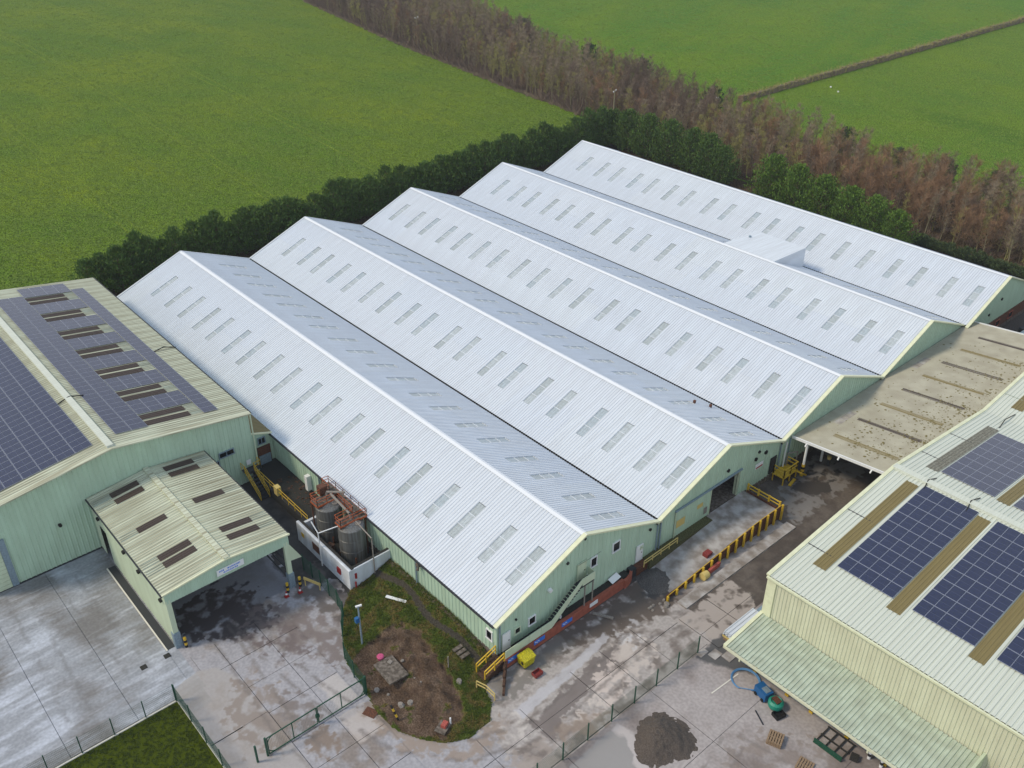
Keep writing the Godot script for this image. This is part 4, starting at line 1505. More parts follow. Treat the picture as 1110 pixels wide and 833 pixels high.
func build_left_hall() -> void:
	var prof := [[-30.2, 8.75], [-16.45, 10.6], [-2.55, 8.5]]
	var t := thing("solar_factory_hall", "broad low-pitched green hall with solar panels at the left edge", "industrial hall", V3(-16.4, 0, -58))
	var zf := -36.15
	var zr := -79.5
	for q in [[-30.2, -16.45], [-16.45, -2.55]]:
		for seg in [[zf, -52.0], [-52.0, -66.0], [-66.0, zr]]:
			roof_piece(t, prof, q[0], q[1], seg[0], seg[1], 0.38, 0.06, M.old_roof, "roof_sheet", 0.0, null, 0.18)
	var st := begin()
	bar(st, V3(-16.45, 10.75, zf), V3(-16.45, 10.75, zr), 0.62, 0.24)
	part(t, "ridge_cap", st, M.pale_roof)
	for q in [[-30.2, -16.45], [-16.45, -2.55]]:
		st = begin()
		bar(st, V3(q[0], roof_y(prof, q[0]) + 0.02, zf + 0.05), V3(q[1], roof_y(prof, q[1]) + 0.02, zf + 0.05), 0.7, 0.14)
		part(t, "verge_trim", st, M.old_roof)
	st = begin()
	bar(st, V3(-2.42, 8.38, zf), V3(-2.42, 8.38, zr), 0.16, 0.16)
	part(t, "eave_gutter", st, M.gutter)
	st = begin()
	var hi := [[0.0, 8.6], [13.7, 10.45], [27.5, 8.4]]
	clad(st, V3(-30.15, 0, -36.4), V3(1, 0, 0), V3(0, 1, 0), V3(0, 0, 1), 27.5, 0.12, hi, 0.46, 0.05, [[10.75, 21.9, 0.0, 4.6]], 0.62)
	part(t, "gable_wall", st, M.green)
	st = begin()
	clad(st, V3(-2.65, 0, -36.4), V3(0, 0, -1), V3(0, 1, 0), V3(1, 0, 0), 43.0, 0.1, [[0.0, 8.4]], 0.42, 0.035)
	part(t, "side_wall", st, M.green)
	st = begin()
	clad(st, V3(-30.15, 0, -79.4), V3(1, 0, 0), V3(0, 1, 0), V3(0, 0, -1), 27.5, 0.1, hi, 0.6, 0.035)
	part(t, "rear_wall", st, M.green)
	st = begin()
	box(st, V3(-30.2, 0, -36.55), V3(-19.6, 0.12, -36.30))
	part(t, "plinth", st, M.gutter)
	st = begin()
	obox(st, V3(-27.5, 2.8, -36.30), V3(0.55, 5.4, 0.16), Basis.IDENTITY)
	part(t, "door_jamb", st, M.galv)
	st = begin()
	for k in 12:
		box(st, V3(-30.1, 0.1 + k * 0.44, -36.36), V3(-27.8, 0.1 + k * 0.44 + 0.41, -36.28))
	part(t, "shutter_door", st, M.green_pale)
	window(t, V3(-7.0, 3.9, -36.3), 0.9, 0.7, Vector3.BACK, M.galv)
	window(t, V3(-5.65, 4.7, -36.33), 1.7, 0.7, Vector3.BACK, M.galv, 2)
	st = begin()
	tube(st, V3(-22.5, 4.5, -36.4), V3(-22.5, 4.5, -36.1), 0.16, 0.16, 10, true)
	part(t, "wall_vent", st, M.black)
	downpipe(t, V3(-2.5, 8.3, -36.25), V3(-2.5, 1.1, -36.25), M.green_pale)
	# cables over the ridge and the gutter side
	for q in [[-17.6, 10.62, -15.0, 10.58, -47.0], [-5.0, 8.98, -2.4, 8.6, -54.0]]:
		st = begin()
		tube(st, V3(q[0], q[1], q[4]), V3((q[0] + q[2]) * 0.5, maxf(q[1], q[3]) + (0.25 if q[0] < -10 else 0.05), q[4] - 0.3), 0.06, 0.06, 6)
		tube(st, V3((q[0] + q[2]) * 0.5, maxf(q[1], q[3]) + (0.25 if q[0] < -10 else 0.05), q[4] - 0.3), V3(q[2], q[3], q[4] - 0.1), 0.06, 0.06, 6)
		part(t, "cable", st, M.black)
	# rooflights of the right slope: pairs of brown strips either side of a pale sheet
	var spots := []
	var n := 7
	for k in n:
		var z0 := -38.3 - k * 5.78
		for d in [[0.0, 0.95], [1.35, 2.3]]:
			var m := roof_piece(t, prof, -12.15, -7.7, z0 - d[0], z0 - d[1], 0.32, 0.04, M.brown_light, "rooflight", 0.09)
		roof_piece(t, prof, -7.6, -6.4, z0 - 0.1, z0 - 2.3, 0.32, 0.04, M.dirty_sheet, "roof_patch", 0.055)
	var pz := 1.0
	var px := 1.60
	# left slope, six columns wide; right slope two columns by the ridge, the fields between the rooflights, a strip by the eave
	for r in 36:
		var z := -38.2 - r * pz
		for c in 6:
			spots.append(on_roof(prof, -18.35 - c * px, z, 0.13, px - 0.02, pz - 0.02))
	for r in 38:
		var z := -38.6 - r * pz
		for c in 2:
			spots.append(on_roof(prof, -14.5 + c * px * 0.98, z, 0.13, px * 0.96, pz - 0.02))
		spots.append(on_roof(prof, -5.75, z, 0.13, 1.5, pz - 0.02))
	for k in n:
		for r in 3:
			for c in 4:
				spots.append(on_roof(prof, -11.42 + c * 1.38, -38.3 - k * 5.78 - 2.3 - 0.72 - r * 1.02, 0.13, 1.36, 1.0))
	add_panels(t, spots)
	# low link between this hall and the first gabled hall
	t = thing("link_block", "small green link block squeezed between the solar hall and the first gabled hall", "building", V3(-1.3, 1, -45))
	st = begin()
	clad(st, V3(-2.62, 0, -37.2), V3(1, 0, 0), V3(0, 1, 0), V3(0, 0, 1), 2.6, 0.9, [[0.0, 5.25], [2.6, 4.35]], 0.3, 0.025)
	part(t, "wall", st, M.green)
	var lp := [[-2.62, 5.4], [0.0, 4.5]]
	roof_piece(t, lp, -2.62, -0.1, -37.05, -79, 0.33, 0.045, M.olive_light, "roof_sheet")
	st = begin()
	bar(st, V3(-2.62, 5.38, -37.0), V3(-0.1, 4.5, -37.0), 0.14, 0.16)
	part(t, "verge_trim", st, M.trim)
	window(t, V3(-1.35, 3.95, -37.1), 0.9, 0.85, Vector3.BACK, M.galv, 2)
	st = begin()
	box(st, V3(-2.0, 1.0, -37.16), V3(-0.5, 3.2, -37.02))
	part(t, "open_doorway", st, M.rust)
	st = begin()
	box(st, V3(-1.95, 1.05, -37.02), V3(-0.62, 2.15, -36.92))
	part(t, "door", st, M.galv)

func build_canopy() -> void:
	var prof := [[-19.7, 6.12], [-13.85, 6.75], [-7.95, 6.12]]
	var t := thing("loading_canopy", "small green drive-in loading bay with a shallow ridged roof and brown rooflights", "canopy building", V3(-13.85, 0, -28))
	var zf := -19.25
	for q in [[-19.7, -13.85], [-13.85, -7.95]]:
		roof_piece(t, prof, q[0], q[1], zf, -36.3, 0.36, 0.06, M.old_roof, "roof_sheet", 0.0, null, 0.18)
	var st := begin()
	bar(st, V3(-13.85, 6.85, zf), V3(-13.85, 6.85, -36.3), 0.5, 0.2)
	part(t, "ridge_cap", st, M.old_roof)
	var strips := [[-18.1, -15.2, -23.55, 0], [-18.1, -15.2, -22.45, 0], [-18.0, -15.3, -28.3, 0], [-17.9, -15.2, -33.6, 0], [-17.9, -15.2, -34.8, 0], [-12.5, -9.6, -35.1, 1], [-12.5, -9.6, -33.9, 1], [-12.5, -9.6, -28.6, 1], [-12.5, -9.6, -23.2, 1], [-12.5, -9.6, -21.8, 1]]
	for q in strips:
		roof_piece(t, prof, q[0], q[1], q[2] + 0.42, q[2] - 0.42, 0.30, 0.035, M.brown_light, "rooflight", 0.09)
		if q[3] == 0:
			roof_piece(t, prof, -19.6, q[0] - 0.03, q[2] + 0.42, q[2] - 0.42, 0.30, 0.04, M.dirty_sheet, "roof_patch", 0.055)
		else:
			roof_piece(t, prof, q[1] + 0.03, -8.1, q[2] + 0.42, q[2] - 0.42, 0.30, 0.04, M.dirty_sheet, "roof_patch", 0.055)
	# fascia
	st = begin()
	clad(st, V3(-19.6, 0, zf - 0.05), V3(1, 0, 0), V3(0, 1, 0), V3(0, 0, 1), 11.55, 5.05, [[0.0, 6.08], [5.75, 6.7], [11.55, 6.08]], 0.28, 0.03)
	var fa := part(t, "fascia", st, M.green)
	st = begin()
	bar(st, V3(-19.75, 6.17, zf), V3(-13.85, 6.8, zf), 0.16, 0.14)
	bar(st, V3(-13.85, 6.8, zf), V3(-7.9, 6.17, zf), 0.16, 0.14)
	part(t, "verge_trim", st, M.trim)
	st = begin()
	bar(st, V3(-19.78, 6.05, zf), V3(-19.78, 6.05, -36.3), 0.12, 0.12)
	bar(st, V3(-7.87, 6.05, zf), V3(-7.87, 6.05, -36.3), 0.12, 0.12)
	part(t, "eave_gutter", st, M.gutter)
	# side walls: full on the left with a doorway at the back, short upper skirt on the right
	st = begin()
	clad(st, V3(-19.5, 0, zf - 0.1), V3(0, 0, -1), V3(0, 1, 0), V3(-1, 0, 0), 17.0, 0.05, [[0.0, 6.05]], 0.34, 0.03, [[14.1, 15.6, 0.0, 3.7]])
	part(t, "side_wall", st, M.green_pale)
	st = begin()
	clad(st, V3(-8.15, 0, zf - 0.1), V3(0, 0, -1), V3(0, 1, 0), V3(1, 0, 0), 17.0, 4.6, [[0.0, 6.05]], 0.34, 0.03)
	part(t, "side_wall", st, M.green_pale)
	for z in [-20.4, -25.0, -28.3, -34.4]:
		st = begin()
		box(st, V3(-19.75, 4.7, z - 0.17), V3(-19.5, 4.95, z + 0.17))
		part(t, "flood_lamp", st, M.black)
	# legs
	for q in [[-19.35, zf - 0.2], [-8.35, zf - 0.2], [-8.35, -25.0], [-8.35, -30.6]]:
		st = begin()
		box(st, V3(q[0] - 0.22, 0, q[1] - 0.16), V3(q[0] + 0.22, 5.4, q[1] + 0.16))
		var leg := part(t, "leg", st, M.green_pale)
		if q[1] > -20:
			st = begin()
			box(st, V3(q[0] - 0.3, 0.02, q[1] - 0.24), V3(q[0] + 0.3, 1.7, q[1] + 0.24))
			part(leg, "guard", st, M.galv)
	st = begin()
	prism(st, [V3(-8.1, 5.1, zf - 0.1), V3(-7.0, 2.9, zf - 0.1), V3(-8.1, 3.05, zf - 0.1)], V3(0, 0, -0.08))
	part(t, "side_gusset", st, M.green_pale)
	# conduits and rails along the open side
	st = begin()
	for k in 3:
		bar(st, V3(-8.5 + 0.08 * k, 1.1 + k * 0.9, zf - 0.6), V3(-8.5 + 0.08 * k, 1.1 + k * 0.9, -35.5), 0.1, 0.16)
	part(t, "side_rail", st, M.gutter)
	st = begin()
	for k in 4:
		bar(st, V3(-19.4, 5.6, -20.5 - k * 5.0), V3(-8.3, 5.6, -20.5 - k * 5.0), 0.16, 0.3)
	part(t, "rafter", st, M.green_pale)
	# the sign on the fascia: white board with two short lines of blue marks, too small to read
	st = begin()
	obox(st, V3(-13.7, 5.72, zf + 0.03), V3(2.5, 0.62, 0.05), Basis.IDENTITY)
	var board := part(fa, "sign_board", st, M.white)
	board.position = Vector3.ZERO
	st = begin()
	rng.seed = 3
	var x := -14.7
	while x < -12.75:
		var w := rng.randf_range(0.05, 0.1)
		if absf(x + 14.2) > 0.12:
			obox(st, V3(x, 5.83, zf + 0.056), V3(w, rng.randf_range(0.13, 0.19), 0.006), Basis.IDENTITY)
		x += w + 0.04
	x = -14.35
	while x < -13.05:
		var w := rng.randf_range(0.05, 0.1)
		obox(st, V3(x, 5.57, zf + 0.056), V3(w, rng.randf_range(0.11, 0.17), 0.006), Basis.IDENTITY)
		x += w + 0.04
	var marks := part(board, "sign_marks", st, M.blue_sign)
	marks.position = Vector3.ZERO
	# guards round the two front legs
	for q in [[-9.0, -19.0, "left of the right-hand canopy leg"], [-7.75, -18.95, "right of the right-hand canopy leg"], [-18.9, -18.9, "at the left-hand canopy leg"]]:
		var b := thing("hazard_bollard", "yellow and black bollard " + q[2], "bollard", V3(q[0], 0, q[1]), "bollards at the canopy mouth")
		for k in 4:
			st = begin()
			tube(st, V3(q[0], k * 0.28, q[1]), V3(q[0], k * 0.28 + 0.28, q[1]), 0.13, 0.13, 10, k == 3)
			part(b, "band", st, M.yellow if k % 2 == 1 else M.black)
	for q in [[-9.4, -18.55, "left"], [-8.2, -18.2, "right"]]:
		var c := thing("traffic_cone", "red and white cone, the %s one before the right canopy leg" % q[2], "cone", V3(q[0], 0.05, q[1]), "cones at the canopy leg")
		st = begin()
		box(st, V3(q[0] - 0.2, 0.05, q[1] - 0.2), V3(q[0] + 0.2, 0.09, q[1] + 0.2))
		part(c, "base", st, M.red)
		st = begin()
		lathe(st, V3(q[0], 0.09, q[1]), [[0.15, 0.0], [0.04, 0.62], [0.0, 0.63]], 12)
		var cn := part(c, "cone", st, M.red)
		st = begin()
		lathe(st, V3(q[0], 0.30, q[1]), [[0.113, 0.0], [0.083, 0.18]], 12)
		part(cn, "band", st, M.white)
	var bt := thing("yellow_barrier", "low yellow barrier board beside the right canopy leg", "barrier", V3(-6.9, 0, -18.3))
	st = begin()
	bar(st, V3(-7.4, 0.9, -18.8), V3(-6.6, 0.7, -17.2), 0.06, 0.32)
	part(bt, "board", st, M.tan_yellow)
	for q in [[-7.35, -18.7], [-6.65, -17.3]]:
		st = begin()
		bar(st, V3(q[0], 0, q[1]), V3(q[0], 0.9, q[1]), 0.08, 0.08)
		part(bt, "post", st, M.tan_yellow)

func build_dock_and_silos() -> void:
	var st := begin()
	# raised dark dock behind the silos
	st = begin()
	box(st, V3(-3.2, 0.0, -37.2), V3(-0.06, 1.05, -25.0))
	struct("dock", st, M.dark_top, "raised dark dock between the solar hall and the first gabled hall", "dock")
	rng.seed = 14
	st = begin()
	for i in 70:
		var c := V3(rng.randf_range(-1.9, -0.2), 1.06, rng.randf_range(-33.5, -25.4))
		if rng.randf() < 0.4:
			c.x = rng.randf_range(-0.9, -0.2)
		obox(st, c, V3(rng.randf_range(0.05, 0.3), 0.06, rng.randf_range(0.05, 0.4)), Basis(Vector3.UP, rng.randf() * 3.0))
	stuff(single("dock_litter", st, M.sleeper, "scattered brown debris on the raised dock", "litter"))
	# yellow stair and its rails
	var t := thing("yellow_dock_stair", "yellow steel stair climbing to the raised dark dock", "stair", V3(-3.8, 0, -33.5))
	steps(t, V3(-3.85, 1.95, -35.5), V3(-3.85, 0.1, -32.6), 1.0, 8, M.yellow, M.gutter)
	for s in [-0.5, 0.5]:
		st = begin()
		handrail(st, [V3(-3.85 + s, 1.95, -35.5), V3(-3.85 + s, 0.1, -32.6)], 0.95, 0.022)
		part(t, "handrail", st, M.yellow)
	st = begin()
	box(st, V3(-4.4, 1.88, -36.3), V3(-2.6, 1.96, -35.4))
	part(t, "landing", st, M.gutter)
	st = begin()
	handrail(st, [V3(-4.4, 1.95, -36.3), V3(-4.4, 1.95, -35.5)], 0.95, 0.022)
	handrail(st, [V3(-2.6, 1.95, -36.2), V3(-2.6, 1.95, -35.4), V3(-3.3, 1.95, -35.4)], 0.95, 0.022)
	part(t, "handrail", st, M.yellow)
	st = begin()
	obox(st, V3(-3.5, 2.6, -36.25), V3(0.5, 0.6, 0.05), Basis.IDENTITY)
	part(t, "white_board", st, M.white)
	t = thing("dock_railing", "long yellow railing along the edge of the raised dark dock", "railing", V3(-3.15, 1.05, -30))
	st = begin()
	handrail(st, [V3(-3.12, 1.05, -35.3), V3(-3.12, 1.05, -25.1)], 1.0, 0.024)
	part(t, "rail", st, M.yellow)
	st = begin()
	obox(st, V3(-3.05, 1.6, -31.2), V3(0.5, 1.0, 0.7), Basis.IDENTITY)
	single("wrapped_drum", st, M.tan_yellow, "pale wrapped box standing at the railing on the dock edge", "box")
	# white bund round the silos
	t = thing("silo_bund", "white rendered wall with a dark coping round two steel silos", "wall", V3(-2.2, 0, -20))
	st = begin()
	prism(st, [V3(-4.55, 0, -15.35), V3(-4.25, 0, -15.35), V3(-4.25, 2.3, -15.35), V3(-4.4, 2.35, -15.35), V3(-4.55, 2.3, -15.35)], V3(0, 0, -9.4))
	part(t, "wall", st, M.white_wall)
	st = begin()
	box(st, V3(-4.25, 0, -15.65), V3(-0.05, 2.3, -15.35))
	part(t, "wall", st, M.white_wall)
	st = begin()
	box(st, V3(-4.25, 0, -24.75), V3(-0.05, 1.9, -24.45))
	part(t, "wall", st, M.white_wall)
	st = begin()
	box(st, V3(-4.25, 2.3, -24.7), V3(-4.0, 2.36, -15.4))
	box(st, V3(-4.0, 2.3, -15.75), V3(-0.05, 2.36, -15.5))
	part(t, "coping", st, M.dark_top)
	st = begin()
	box(st, V3(-4.2, 0.02, -24.4), V3(-0.1, 0.3, -15.7))
	part(t, "bund_floor", st, M.dark_top)
	for q in [[-17.1, 1.3, 0.55, 0.65, M.red, "fire_box"], [-21.2, 1.3, 1.2, 0.9, M.rust, "notice"], [-23.6, 1.35, 0.5, 0.5, M.yellow, "warning_sign"]]:
		st = begin()
		obox(st, V3(-4.6, q[1], q[0]), V3(0.14 if q[5] == "fire_box" else 0.03, q[3], q[2]), Basis.IDENTITY)
		part(t, q[5], st, q[4])
	st = begin()
	tube(st, V3(-3.9, 1.2, -15.3), V3(-3.9, 1.75, -15.3), 0.11, 0.11, 10, true)
	part(t, "extinguisher", st, M.red)
	st = begin()
	bar(st, V3(-4.1, 0.3, -15.1), V3(-4.1, 1.0, -15.1), 0.12, 0.12)
	part(t, "red_post", st, M.red)
	rng.seed = 8
	st = begin()
	obox(st, V3(-3.4, 0.8, -20.7), V3(0.8, 1.0, 0.7), Basis(Vector3.UP, 0.3))
	single("bund_chest", st, M.sleeper, "dull brown chest between the two silos behind the white wall", "chest")
	# silos
	var k := 0
	for q in [[-1.85, -18.9, "nearer dull steel silo behind the corner of the white wall"], [-1.85, -22.9, "farther dull steel silo, partly hidden by the nearer one"]]:
		var s := thing("steel_silo", q[2], "silo", V3(q[0], 0.3, q[1]), "steel silos in the bund")
		st = begin()
		var c := V3(q[0], 0.3, q[1])
		lathe(st, c, [[1.28, 0.0], [1.28, 1.3], [1.295, 1.31], [1.295, 1.36], [1.28, 1.37], [1.28, 2.6], [1.295, 2.61], [1.295, 2.66], [1.28, 2.67], [1.28, 3.85]], 36)
		part(s, "shell", st, M.tank)
		st = begin()
		lathe(st, c, [[1.28, 3.85], [1.2, 3.95], [0.3, 4.2], [0.0, 4.2]], 36)
		part(s, "top", st, M.tank)
		st = begin()
		lathe(st, c + V3(0.45, 4.02, 0.55), [[0.3, 0.0], [0.3, 0.18], [0.22, 0.2], [0.22, 0.12], [0.0, 0.12]], 16)
		part(s, "hatch", st, M.stone)
		st = begin()
		for a in 4:
			var d := TAU * a / 4 + 0.4
			bar(st, c + V3(cos(d) * 1.3, -0.25, sin(d) * 1.3), c + V3(cos(d) * 1.3, 0.8, sin(d) * 1.3), 0.14, 0.14)
		part(s, "leg", st, M.rust)
		k += 1
	# orange walkway over the silos
	t = thing("silo_walkway", "rusty orange gantry with handrails over the two steel silos", "walkway", V3(-1.2, 4.2, -21))
	for q in [[-3.0, -19.75, -0.25, -18.75], [-3.1, -24.0, -0.4, -22.7], [-0.95, -25.4, -0.2, -18.6]]:
		st = begin()
		var nb := 6
		for j in nb:
			box(st, V3(q[0], 4.55, q[1] + (q[3] - q[1]) * j / nb + 0.03), V3(q[2], 4.6, q[1] + (q[3] - q[1]) * (j + 1) / nb - 0.03))
		part(t, "grating", st, M.plinth)
		st = begin()
		var y := 4.5
		for e in [[q[0], q[1], q[2], q[1]], [q[0], q[3], q[2], q[3]], [q[0], q[1], q[0], q[3]], [q[2], q[1], q[2], q[3]]]:
			bar(st, V3(e[0], y, e[1]), V3(e[2], y, e[3]), 0.1, 0.16)
		part(t, "frame", st, M.orange)
	st = begin()
	handrail(st, [V3(-0.25, 4.6, -18.75), V3(-3.0, 4.6, -18.75), V3(-3.0, 4.6, -19.75), V3(-1.0, 4.6, -19.75)], 0.75, 0.024)
	handrail(st, [V3(-1.0, 4.6, -19.75), V3(-1.0, 4.6, -22.7), V3(-3.1, 4.6, -22.7), V3(-3.1, 4.6, -24.0), V3(-0.95, 4.6, -24.0), V3(-0.95, 4.6, -25.4), V3(-0.2, 4.6, -25.4)], 0.75, 0.024)
	part(t, "handrail", st, M.orange)
	st = begin()
	handrail(st, [V3(-0.2, 4.6, -25.4), V3(-0.2, 4.6, -18.6)], 0.75, 0.022)
	part(t, "handrail", st, M.rust)
	st = begin()
	box(st, V3(-2.0, 4.62, -24.6), V3(-1.2, 5.5, -23.9))
	part(t, "valve_box", st, M.rust)
	st = begin()
	tube(st, V3(-1.7, 4.4, -23.2), V3(-1.7, 5.4, -23.2), 0.12, 0.12, 8)
	tube(st, V3(-1.7, 5.4, -23.2), V3(-0.4, 5.4, -22.0), 0.12, 0.12, 8)
	tube(st, V3(-1.7, 4.4, -19.0), V3(-1.7, 5.2, -19.2), 0.12, 0.12, 8)
	tube(st, V3(-1.7, 5.2, -19.2), V3(-1.5, 5.3, -22.8), 0.12, 0.12, 8)
	part(t, "pipe", st, M.stone)
	for q in [[-3.0, -18.8], [-3.05, -23.9], [-0.4, -18.7], [-0.4, -25.3]]:
		st = begin()
		bar(st, V3(q[0], 0.3, q[1]), V3(q[0], 4.5, q[1]), 0.12, 0.12)
		part(t, "leg", st, M.rust)
	# pipes standing in front
	t = thing("vent_pipe", "tall thin grey pipe rising from the grass in front of the white wall", "pipe", V3(-2.0, 0.8, -15.1))
	st = begin()
	tube(st, V3(-2.0, 0.8, -15.1), V3(-2.0, 5.0, -15.1), 0.06, 0.06, 8)
	part(t, "pipe", st, M.stone)
	st = begin()
	tube(st, V3(-2.0, 5.0, -15.1), V3(-1.8, 5.1, -18.0), 0.06, 0.06, 8)
	part(t, "elbow", st, M.stone)
	t = thing("fill_pipe", "pale bent filling pipe rising beside the long side of the white wall", "pipe", V3(-4.75, 0, -20.0))
	st = begin()
	tube(st, V3(-4.75, 0.0, -20.0), V3(-4.75, 4.0, -20.0), 0.06, 0.06, 8)
	tube(st, V3(-4.75, 4.0, -20.0), V3(-4.9, 5.0, -20.8), 0.06, 0.06, 8)
	part(t, "pipe", st, M.white)
	st = begin()
	tube(st, V3(-4.75, 4.0, -20.0), V3(-2.9, 4.4, -19.2), 0.05, 0.05, 8)
	part(t, "branch", st, M.white)

func build_front() -> void:
	var st := begin()
	var t := thing("brick_retaining_wall", "long red-painted retaining wall with blue signs below the first hall's front gable", "wall", V3(8, 0, 0.6))
	st = begin()
	box(st, V3(0.15, -0.05, 0.72), V3(14.6, 1.04, 1.0))
	part(t, "wall", st, M.brick)
	st = begin()
	var pts := []
	for i in 7:
		var a := PI * 0.5 - i * PI * 0.5 / 6
		pts.append(V3(14.6 + cos(a) * 1.9, 0, 1.0 - 1.3 + sin(a) * 1.3))
	for i in 6:
		var mid: Vector3 = (pts[i] + pts[i + 1]) * 0.5
		bar(st, pts[i] + V3(0, 0.48, 0), pts[i + 1] + V3(0, 0.48, 0), 0.26, 1.0)
	part(t, "curved_end", st, M.brick)
	st = begin()
	box(st, V3(0.15, 0.9, 0.03), V3(15.6, 1.0, 0.72))
	part(t, "ledge", st, M.dark_top)
	var sg := [[0.95, 0.9, 1.2, M.blue_sign], [3.95, 0.92, 1.25, M.blue_sign], [7.25, 0.84, 1.25, M.blue_sign], [10.6, 0.9, 1.0, M.white]]
	for q in sg:
		st = begin()
		obox(st, V3(q[0], q[1] - 0.18, 1.02), V3(q[2], 0.42, 0.04), Basis.IDENTITY)
		var s := part(t, "sign", st, q[3])
		if q[3] == M.blue_sign:
			st = begin()
			rng.seed = int(q[0] * 10)
			for j in 5:
				obox(st, V3(q[0] - 0.5 + j * 0.11, q[1] - 0.1 - 0.06 * (j % 3), 1.043), V3(0.07, 0.14 - 0.02 * (j % 2), 0.006), Basis.IDENTITY)
			part(s, "sign_marks", st, M.white)
	# stair up the gable
	t = thing("gable_stair", "pale green outside stair rising along the first hall's front gable to a landing", "stair", V3(7, 1, 0.7))
	var path := [[0.15, 1.04], [2.8, 1.04], [4.2, 1.04], [5.5, 1.04]]
	for i in 3:
		st = begin()
		box(st, V3(path[i][0] + 0.02, 1.12, 0.9), V3(path[i + 1][0] - 0.02, 1.98, 0.96))
		part(t, "balustrade_panel", st, M.green_pale)
	st = begin()
	prism(st, [V3(5.5, 1.15, 0.9), V3(5.5, 2.0, 0.9), V3(9.1, 4.62, 0.9), V3(9.1, 4.0, 0.9)], V3(0, 0, 0.06))
	part(t, "stair_panel", st, M.green_pale)
	st = begin()
	box(st, V3(9.1, 3.7, 0.9), V3(10.6, 4.55, 0.96))
	part(t, "balustrade_panel", st, M.green_pale)
	st = begin()
	box(st, V3(10.54, 3.7, 0.1), V3(10.6, 4.55, 0.9))
	part(t, "balustrade_panel", st, M.green_pale)
	for i in 14:
		st = begin()
		var k := (i + 0.5) / 14.0
		obox(st, V3(5.5 + 3.6 * k, 1.1 + 2.45 * k, 0.5), V3(0.27, 0.05, 0.76), Basis.IDENTITY)
		part(t, "tread", st, M.gutter)
	st = begin()
	box(st, V3(9.1, 3.45, 0.1), V3(10.6, 3.55, 0.9))
	part(t, "landing", st, M.gutter)
	for q in [[9.5, 0.85], [10.5, 0.85]]:
		st = begin()
		bar(st, V3(q[0], 0.95, q[1]), V3(q[0], 3.5, q[1]), 0.1, 0.1)
		part(t, "leg", st, M.stone)
	t = thing("tilted_sheet", "white sheet propped on blocks on the ledge under the gable", "sheet", V3(13.9, 1.0, 0.4))
	st = begin()
	obox(st, V3(13.9, 1.28, 0.4), V3(1.2, 0.05, 0.6), Basis.from_euler(V3(0.35, 0.1, 0.1)))
	part(t, "sheet", st, M.white)
	st = begin()
	box(st, V3(13.5, 1.0, 0.3), V3(13.7, 1.2, 0.6))
	box(st, V3(14.1, 1.0, 0.3), V3(14.3, 1.2, 0.6))
	part(t, "block", st, M.stone)
	st = begin()
	lathe(st, V3(6.9, 1.0, 0.5), [[0.1, 0.0], [0.12, 0.25], [0.0, 0.3]], 8)
	single("white_pot", st, M.white, "small white pot on the ledge below the stair", "pot")
	# yellow bin
	t = thing("yellow_skip_bin", "bright yellow lidded bin standing in front of the red wall", "bin", V3(1.75, 0, 1.75))
	var c := V3(1.75, 0, 1.75)
	st = begin()
	prism(st, [c + V3(-0.5, 0.2, 0.42), c + V3(0.5, 0.2, 0.42), c + V3(0.62, 1.0, 0.5), c + V3(-0.62, 1.0, 0.5)], V3(0, 0, -0.9))
	part(t, "body", st, M.bin_yellow)
	st = begin()
	prism(st, [c + V3(-0.64, 1.02, 0.55), c + V3(-0.64, 1.08, 0.55), c + V3(-0.64, 1.27, -0.1), c + V3(-0.64, 1.19, -0.46), c + V3(-0.64, 1.02, -0.46)], V3(1.28, 0, 0))
	part(t, "lid", st, M.bin_yellow)
	for q in [[-0.42, 0.3], [0.42, 0.3], [-0.42, -0.3], [0.42, -0.3]]:
		st = begin()
		tube(st, c + V3(q[0] - 0.05, 0.1, q[1]), c + V3(q[0] + 0.05, 0.1, q[1]), 0.1, 0.1, 10, true)
		part(t, "wheel", st, M.black)
	st = begin()
	obox(st, c + V3(-0.62, 0.75, 0.2), V3(0.04, 0.3, 0.2), Basis.IDENTITY)
	part(t, "handle", st, M.black)
	t = thing("red_crate", "small red crate lying on the road before the yellow bin", "crate", V3(1.7, 0, 3.2))
	for q in [[0, 0, 0.8, 0.04, 0.55], [0, 0.27, 0.8, 0.3, 0.04], [0, -0.27, 0.8, 0.3, 0.04], [0.39, 0, 0.04, 0.3, 0.5], [-0.39, 0, 0.04, 0.3, 0.5]]:
		st = begin()
		obox(st, V3(1.7 + q[0], 0.06 + q[3] * 0.5, 3.2 + q[1]), V3(q[2], q[3], q[4]), Basis.IDENTITY)
		part(t, "side" if q[3] > 0.1 else "base", st, M.dull_red)
	# steps at the corner with yellow rails
	t = thing("corner_steps", "timber steps with yellow handrails at the near corner of the first hall", "steps", V3(-1.3, 0, 0.4))
	for i in 6:
		st = begin()
		box(st, V3(-0.35 - i * 0.36, 0.02, -0.1), V3(0.0 - i * 0.36, 1.0 - i * 0.13, 0.95))
		part(t, "step", st, M.sleeper)
	for z in [-0.12, 0.97]:
		st = begin()
		handrail(st, [V3(0.0, 1.02, z), V3(-2.1, 0.36, z)], 0.95, 0.04)
		part(t, "handrail", st, M.yellow)
	for q in [[-3.0, -2.3], [-1.9, -1.2]]:
		st = begin()
		handrail(st, [V3(-3.1, 0.3, 1.1), V3(-2.75, 0.15, 1.9), V3(-2.7, 0.05, 2.9)], 0.8, 0.035)
		if q[0] < -2.5:
			part(t, "lower_handrail", st, M.tan_yellow)
	t = thing("sleeper_wall", "sloping wall of brown timber sleepers at the end of the red wall", "wall", V3(-0.6, 0, 1.6))
